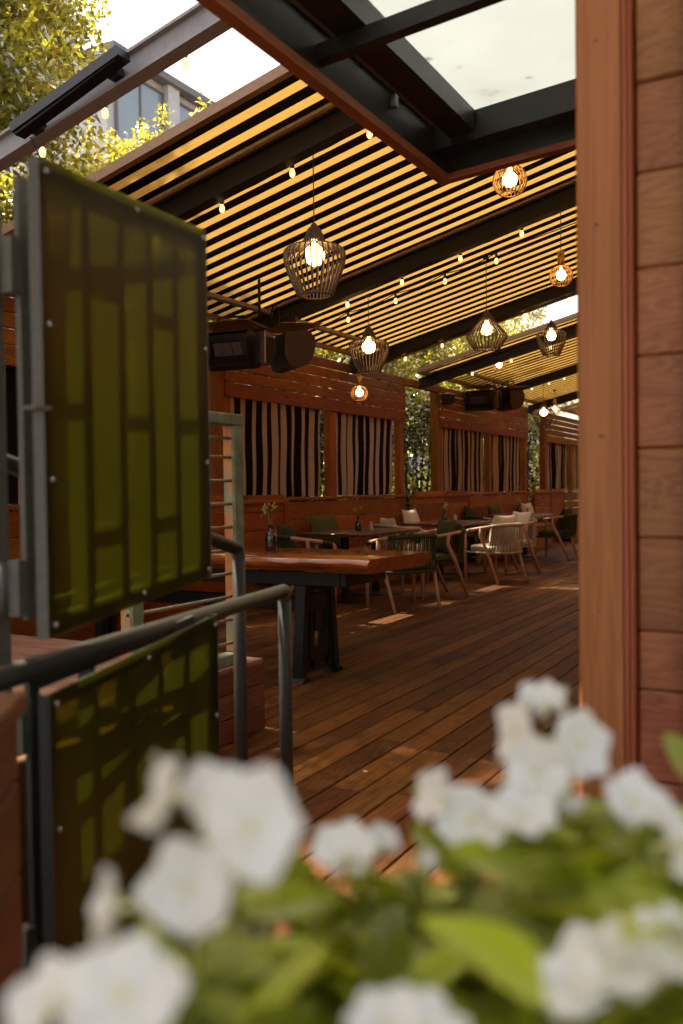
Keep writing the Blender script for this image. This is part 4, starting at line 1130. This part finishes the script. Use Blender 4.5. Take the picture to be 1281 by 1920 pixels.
def tree_meshes(h, rad, seed, per=260, low=.3, size=.085):
    r = random.Random(seed); cl = []
    z = low
    while z < h:
        f = z / h; rr = rad * (.75 + .35 * math.sin(math.pi * min(1, f * 1.05)) - .35 * max(0, f - .75) / .25)
        for k in range(5 if f < .8 else 3):
            a = r.uniform(0, 6.28); q = rr * math.sqrt(r.uniform(.15, 1))
            s_ = r.uniform(.32, .6) * (1 if f < .85 else .7)
            cl.append(((q * math.cos(a), q * math.sin(a), z + r.uniform(-.2, .2)), (s_, s_, s_ * r.uniform(.6, 1.0))))
        z += .42
    # loose shoots on top
    for k in range(9):
        a = r.uniform(0, 6.28); q = rad * r.uniform(0, .9); cl.append(((q * math.cos(a), q * math.sin(a), h + r.uniform(-.3, .35)), (.14, .14, .38)))
    crown = leaf_mesh('crown', cl, per, size, seed)
    tk = MB()
    for k in range(4):
        a = r.uniform(0, 6.28); x0, y0 = .16 * math.cos(a), .16 * math.sin(a); a2 = a + r.uniform(-.7, .7)
        pts = [(x0, y0, 0), (x0 * 1.3, y0 * 1.2, h * .2), (x0 + .35 * math.cos(a2), y0 + .35 * math.sin(a2), h * .45), (x0 + .5 * math.cos(a2 + .4), y0 + .5 * math.sin(a2 + .4), h * .7), (x0 + .7 * math.cos(a2), y0 + .7 * math.sin(a2), h * .93)]
        tk.tube(pts, [.06, .05, .042, .03, .012], 7)
        for j in range(4):
            p = Vector(pts[2 + j // 2]); b2 = r.uniform(0, 6.28); tk.tube([p, p + Vector((.4 * math.cos(b2), .4 * math.sin(b2), .35)), p + Vector((.8 * math.cos(b2), .8 * math.sin(b2), .55))], [.02, .014, .006], 5)
    trunk = tk.mesh('trunk', M['bark'], True)
    return crown, trunk
TM = [tree_meshes(8.8, 1.55, 3, 1600, size=.082), tree_meshes(6.7, 1.25, 5, 1100, size=.082), tree_meshes(6.5, 1.3, 8, 800, size=.082)]
trees = [(-8.5, 2.6, 0, 1.0, 'tall leafy tree farthest left behind the gate'), (-8.3, 4.6, 0, 1.2, 'tall leafy tree out of view, height raised to shade the deck'), (-8.9, 6.7, 0, 1.08, 'tallest leafy tree at the top left against the sky'),  # second tree stands outside the frame, scaled up to shade the near deck
         (-7.8, 8.6, 1, .85, 'lower leafy tree before the grey building windows'), (-8.0, 10.6, 1, .96, 'leafy tree rising over the near awning edge'), (-7.5, 12.6, 2, 1.1, 'dark leafy tree in the gap right of the first cabana'),
         (-7.5, 14.6, 2, 1.1, 'leafy tree behind the second cabana'), (-7.5, 16.7, 1, .92, 'leafy tree above the second cabana boards'), (-7.3, 18.7, 2, 1.0, 'dark leafy tree in the gap before the last cabana'), (-7.4, 20.8, 2, 1.05, 'leafy tree behind the last cabana'), (-7.4, 22.9, 1, .95, 'farthest leafy tree at the end of the row'),
         (-7.5, 5.5, 2, 1.08, 'leafy tree rising behind the top of the gate'), (-7.75, 10.0, 2, .93, 'leafy tree just above the first cabana boards')]
trees += [(-3.9, 27.6, 2, .9, 'leafy tree closing the far end of the deck, left one'), (-1.6, 27.8, 2, .95, 'leafy tree closing the far end of the deck, middle one'), (.9, 27.5, 2, .9, 'leafy tree closing the far end of the deck, right one')]
for i, (x, y, k, s, lab) in enumerate(trees):
    t = thing('leafy_tree', lab, 'tree', (x, y, -.34), i * 1.9, 'leafy trees behind the cabanas'); t.scale = (s, s, s)
    link('trunk', TM[k][1], t); link('crown', TM[k][0], t)

# dark shrubs filling the gaps between the cabanas
sr = random.Random(4); scl = []
for k in range(46):
    a = sr.uniform(0, 6.28); q = .62 * math.sqrt(sr.random()); q2 = sr.uniform(.1, 3.1)
    scl.append(((q * .55 * math.cos(a), q * 1.25 * math.sin(a), q2), (.32, .34, .30)))
shrub_m = leaf_mesh('foliage', scl, 420, .075, 77, 'hedge_leaf')
sk = MB()
for k in range(5):
    a = k * 1.3; sk.tube([(.1 * math.cos(a), .12 * math.sin(a), 0), (.16 * math.cos(a), .25 * math.sin(a), 1.3), (.22 * math.cos(a + .4), .5 * math.sin(a + .4), 2.7)], [.03, .024, .01], 6)
stem_m = sk.mesh('stems', M['bark'], True)
for i, (x, y, rz, sz, lab) in enumerate(((-6.35, 6.75, 0, 1.0, 'dark shrub in the gap left of the first cabana'), (-6.35, 12.45, 3.14, 1.0, 'dark shrub in the gap right of the first cabana'), (-6.4, 18.35, .1, 1.0, 'dark shrub in the gap before the last cabana'),
                                 (-6.45, 8.4, 3.2, .98, 'dark shrub behind the left curtain of the first cabana'), (-6.45, 10.4, .05, .98, 'dark shrub behind the right curtain of the first cabana'), (-6.45, 14.4, 3.1, .98, 'dark shrub behind the left curtain of the second cabana'), (-6.45, 16.4, .2, .98, 'dark shrub behind the right curtain of the second cabana'), (-6.45, 20.4, 3.3, .98, 'dark shrub behind the last cabana'))):
    t = thing('garden_shrub', lab, 'shrub', (x, y, -.34), rz, 'dark shrubs behind the cabanas'); t.scale = (1, 1, sz)
    link('foliage', shrub_m, t); link('stems', stem_m, t)

# ------------------------------------------------------------------ building beyond the trees
bd = thing('office_building', 'pale grey building with tall windows beyond the trees', 'building', (0, 0, -.34))
BX, BY0, BY1, BZ = -18.0, 19.5, 52.0, 14.1
MB().box((BX - 9, BY0, 0), (BX - .25, BY1, BZ)).build('wall', M['facade'], bd)
MB().box((BX - 9.1, BY0 - .1, BZ + .002), (BX + .15, BY1 + .1, BZ + .22)).build('roof_edge', M['win_frame'], bd)
fl_h = 3.4
y = BY0
wpan = MB().box((-.02, -1.0, -1.3), (.0, 1.0, 1.3)).mesh('window', M['win_glass'])
wfr = MB()
for (lo, hi) in (((-.03, -1.06, -1.36), (.06, -1.0, 1.36)), ((-.03, 1.0, -1.36), (.06, 1.06, 1.36)), ((-.03, -.999, 1.3), (.06, .999, 1.36)), ((-.03, -.999, -1.36), (.06, .999, -1.3)), ((-.02, -.03, -1.299), (.04, .03, 1.299))):
    wfr.box(lo, hi)
wfm = wfr.mesh('frame', M['win_frame'])
pier = MB().box((0, -.27, 0), (.25, .27, BZ - .01)).mesh('pier', M['facade'])
yy = BY0 + .3
while yy < 45:
    for f in range(4):
        zc = BZ - .25 - 1.36 - f * fl_h
        wo = link('window', wpan, bd, (BX - .20, yy + 1.06, zc)); link('frame', wfm, wo, (0, 0, 0))
        MB().box((BX - .25, yy, zc - 1.9), (BX - .15, yy + 2.12, zc - 1.37)).build('spandrel', M['facade'], bd)
    link('pier', pier, bd, (BX - .25, yy + 2.12 + .28, 0)); yy += 2.68

# ------------------------------------------------------------------ planter with white flowers in the foreground
camM = cam_o.matrix_world.copy()
fw = Vector((-math.sin(CAM_YAW), math.cos(CAM_YAW), 0)); rt = Vector((math.cos(CAM_YAW), math.sin(CAM_YAW), 0))
def FP(right, fwd, z): return fw * fwd + rt * right + Vector((0, 0, z))
pl = thing('planter_box', 'low planter box under the white flowers', 'planter')
pang = math.atan2(rt.y, rt.x) + .16
pc = FP(.02, .56, 0)
PMx = Matrix.Translation(pc) @ Matrix.Rotation(pang, 4, 'Z')
for nm, lo, hi, mt in (('front_side', (-.55, .18, -.34), (.55, .205, .72), 'crate_x'), ('rear_side', (-.55, -.205, -.34), (.55, -.18, .72), 'crate_x'), ('end_side', (-.55, -.178, -.34), (-.525, .178, .72), 'crate_x'), ('end_side', (.525, -.178, -.34), (.55, .178, .72), 'crate_x'), ('soil', (-.524, -.178, .50), (.524, .178, .68), 'soil')):
    o = MB().bbox(lo, hi, .004).build(nm, M[mt], pl); o.matrix_local = PMx
# petals and leaves as shared meshes
def petal_mesh(seed):
    r = random.Random(seed); b = MB(); nu, nv = 8, 8; vs = []
    for j in range(nv + 1):
        v = j / nv
        for i in range(nu + 1):
            u = 2 * i / nu - 1
            wd = .0155 * (math.sin(math.pi * min(1, (v * .72 + .05))) ** .75) * (1 + .15 * v)
            x_ = .0025 + v * .0235 - (.0035 * (u * u)) * v + (.0022 * math.cos(math.pi * u) * (v > .8))
            vs.append((x_, u * wd, .004 * v * v * r.uniform(.8, 1.2) - .005 * u * u * v + .0012 * math.sin(6 * u + 5 * v + seed)))
    b.add(vs, [(j * (nu + 1) + i, j * (nu + 1) + i + 1, (j + 1) * (nu + 1) + i + 1, (j + 1) * (nu + 1) + i) for j in range(nv) for i in range(nu)])
    return b.mesh('petal', M['petal'], True)
PET = [petal_mesh(k) for k in range(4)]
EYE = MB().lathe([(0, .003), (.0026, .0026), (.0036, .001), (.0036, -.001), (.0016, -.010), (.0012, -.022), (0, -.022)], 12).mesh('eye', M['petal_eye'], True)
def pleaf_mesh(seed):
    r = random.Random(seed); b = MB(); nu, nv = 6, 12; vs = []
    for j in range(nv + 1):
        v = j / nv; wd = .30 * math.sin(math.pi * v ** .85) ** .8 * .5
        for i in range(nu + 1):
            u = 2 * i / nu - 1
            vs.append((v, u * wd, -.16 * v * v + .10 * abs(u) * wd * 2 - .02 * (abs(u) < .1) + .012 * math.sin(9 * v + 2 * u + seed)))
    b.add(vs, [(j * (nu + 1) + i, j * (nu + 1) + i + 1, (j + 1) * (nu + 1) + i + 1, (j + 1) * (nu + 1) + i) for j in range(nv) for i in range(nu)])
    return b.mesh('leaf', M['plant_leaf'], True)
LEAF = [pleaf_mesh(k) for k in range(3)]
def basis(n, spin):
    n = Vector(n).normalized(); q = n.to_track_quat('Z', 'Y').to_matrix(); return q @ Matrix.Rotation(spin, 3, 'Z')
def flower(plant, p, nrm, s=1.0, cup=0.0, count=5, spin=None, base=None):
    f = bpy.data.objects.new('flower', None); COL.objects.link(f); f.parent = plant; f.empty_display_size = .01
    f.matrix_local = Matrix.Translation(p) @ basis(nrm, random.uniform(0, 6.28) if spin is None else spin).to_4x4() @ Matrix.Scale(s, 4)
    for k in range(count):
        o = link('petal', random.choice(PET), f)
        q_ = random.uniform(.9, 1.12)
        o.rotation_euler = (random.uniform(-.22, .22), -cup + random.uniform(-.30, .20), 2 * math.pi * k / 5 + random.uniform(-.12, .12)); o.scale = (q_, q_ * random.uniform(.9, 1.2), q_ * random.uniform(.6, 1.4))
    link('eye', EYE, f)
    return f
FLOWERS = [
    (0, (-0.2288, 0.3265, 1.0501), 1.05, (0.8, 0.35, 0.45), 0.1),
    (0, (-0.2665, 0.3275, 1.0143), 0.92, (0.7, -0.1, 0.5), 0.05),
    (0, (-0.2784, 0.3335, 1.0547), 0.9, (0.15, -0.9, 0.3), 0.35),
    (0, (-0.2688, 0.3500, 1.0485), 0.75, (0.5, 0.3, 0.6), 0.3),
    (0, (-0.2960, 0.3110, 1.0060), 0.85, (0.2, -0.9, 0.1), 0.2),
    (0, (-0.2509, 0.2671, 0.9983), 1.05, (0.6, 0.2, 0.8), 0.1),
    (0, (-0.2839, 0.2600, 0.9887), 0.9, (0.3, -0.5, 0.8), 0.2),
    (1, (-0.2868, 0.5202, 0.9547), 0.95, (0.35, -0.3, 0.85), 0.25),
    (1, (-0.2754, 0.5493, 0.9536), 0.6, (0.2, 0.3, 0.9), 0.5),
    (1, (-0.2335, 0.5269, 0.9570), 0.45, (0.4, 0.2, 0.6), 1.0),
    (1, (-0.2063, 0.5427, 0.9842), 1.0, (0.75, -0.2, 0.35), 0.1),
    (1, (-0.2321, 0.5515, 0.9913), 0.85, (0.1, -0.85, 0.3), 0.2),
    (1, (-0.1760, 0.5482, 0.9909), 1.0, (0.25, 0.1, 0.95), 0.15),
    (1, (-0.1766, 0.3527, 0.9589), 0.8, (0.4, -0.2, 0.9), 0.2),
    (1, (-0.1599, 0.3619, 0.9586), 0.8, (0.4, 0.3, 0.9), 0.2),
    (2, (-0.1559, 0.6173, 1.0218), 1.1, (0.75, 0.5, 0.35), 0.1),
    (2, (-0.1999, 0.6159, 1.0243), 1.0, (0.25, -0.9, 0.2), 0.15),
    (2, (-0.1876, 0.6459, 1.0381), 0.85, (0.3, -0.1, 0.8), 0.4),
    (2, (-0.1759, 0.5830, 1.0083), 1.05, (0.75, -0.1, 0.2), 0.15),
    (2, (-0.1571, 0.5930, 0.9937), 0.55, (0.3, 0.2, -0.6), 0.9),
    (2, (-0.1141, 0.5939, 0.9949), 0.92, (0.5, 0.3, 0.8), 0.1),
    (2, (-0.0827, 0.5539, 0.9886), 0.95, (0.6, 0.6, 0.4), 0.1),
    (2, (-0.1002, 0.4520, 0.9594), 1.15, (0.15, -0.2, 0.95), 0.1),
    (2, (-0.0709, 0.4684, 0.9683), 1.0, (0.35, 0.1, 0.9), 0.15),
    (2, (-0.1039, 0.6202, 0.9215), 0.75, (0.5, 0.2, 0.5), 0.3),
    (2, (-0.1284, 0.6291, 0.9045), 0.6, (0.4, 0, 0.6), 0.6),
    (2, (-0.1129, 0.4334, 0.9545), 0.8, (0.3, -0.5, 0.8), 0.2),
]
PL_NAMES = ['flowering plant with the largest white blooms at the lower left', 'flowering plant with white blooms at the lower middle', 'flowering plant with a tall cluster of white blooms by the door post']
PL_BASE = [FP(-.12, .47, .66), FP(.02, .55, .66), FP(.17, .60, .66)]
plants = [thing('flowering_plant', PL_NAMES[k], 'flowers', tuple(PL_BASE[k]), 0, 'white flowering plants in the planter') for k in range(3)]
stems = [MB(), MB(), MB()]
for (k, p, s, nr, cup) in FLOWERS:
    n_ = -fw * nr[0] + rt * nr[1] + Vector((0, 0, nr[2])); q = Vector(p) - PL_BASE[k]
    flower(plants[k], q, n_, s * .87, cup)
    nn = n_.normalized(); low = q - nn * .022
    root = Vector((low.x * .55, low.y * .55, .08))
    stems[k].tube([q - nn * .012, low, low + Vector((0, 0, -.03)) + (root - low) * .25, root], [.0010, .0013, .0016, .0022], 6)
# leaf canopy: a mound whose height follows the blooms
def mound(r_, f):     # right offset, forward -> top height
    sm = lambda e0, e1, v: (lambda q: q * q * (3 - 2 * q))(max(0, min(1, (v - e0) / (e1 - e0))))
    z = .918 + .055 * sm(.05, .15, r_) + .030 * (1 - sm(-.10, -.03, r_))
    return z - .75 * max(0, .43 - f) + .10 * min(0, .60 - f)
rl = random.Random(21)
for k, nlf in ((0, 250), (1, 270), (2, 280)):
    c = PL_BASE[k]; cr = c.dot(rt); cf = c.dot(fw)
    for i in range(nlf):
        r_ = cr + rl.gauss(0, .08); f_ = cf + rl.uniform(-.15, .12)
        if r_ / f_ < -.235: continue
        top = mound(r_, f_); z = top - .012 - rl.random() ** 1.6 * .16
        p = FP(r_, f_, z) - c
        a = rl.uniform(0, 6.28); out = Vector((math.cos(a), math.sin(a), rl.uniform(-.15, .75))).normalized()
        sd = out.cross(Vector((0, 0, 1))).normalized(); up = sd.cross(out).normalized()
        tw = Matrix.Rotation(rl.uniform(-.6, .6), 3, out)
        mt = Matrix((out, tw @ sd * -1, tw @ up)).transposed()
        L_ = rl.uniform(.05, .095)
        if (r_ + out.dot(rt) * L_) / f_ < -.26: continue
        o = link('leaf', rl.choice(LEAF), plants[k]); o.matrix_local = Matrix.Translation(p) @ mt.to_4x4() @ Matrix.Diagonal((L_, L_ * rl.uniform(1.1, 1.6), L_, 1))
        if i % 3 == 0: stems[k].tube([p, p + Vector((0, 0, -.04)), Vector((p.x * .6, p.y * .6, .06))], [.0012, .0016, .0022], 5)
for k in range(3): stems[k].build('stems', M['stem'], plants[k], True)
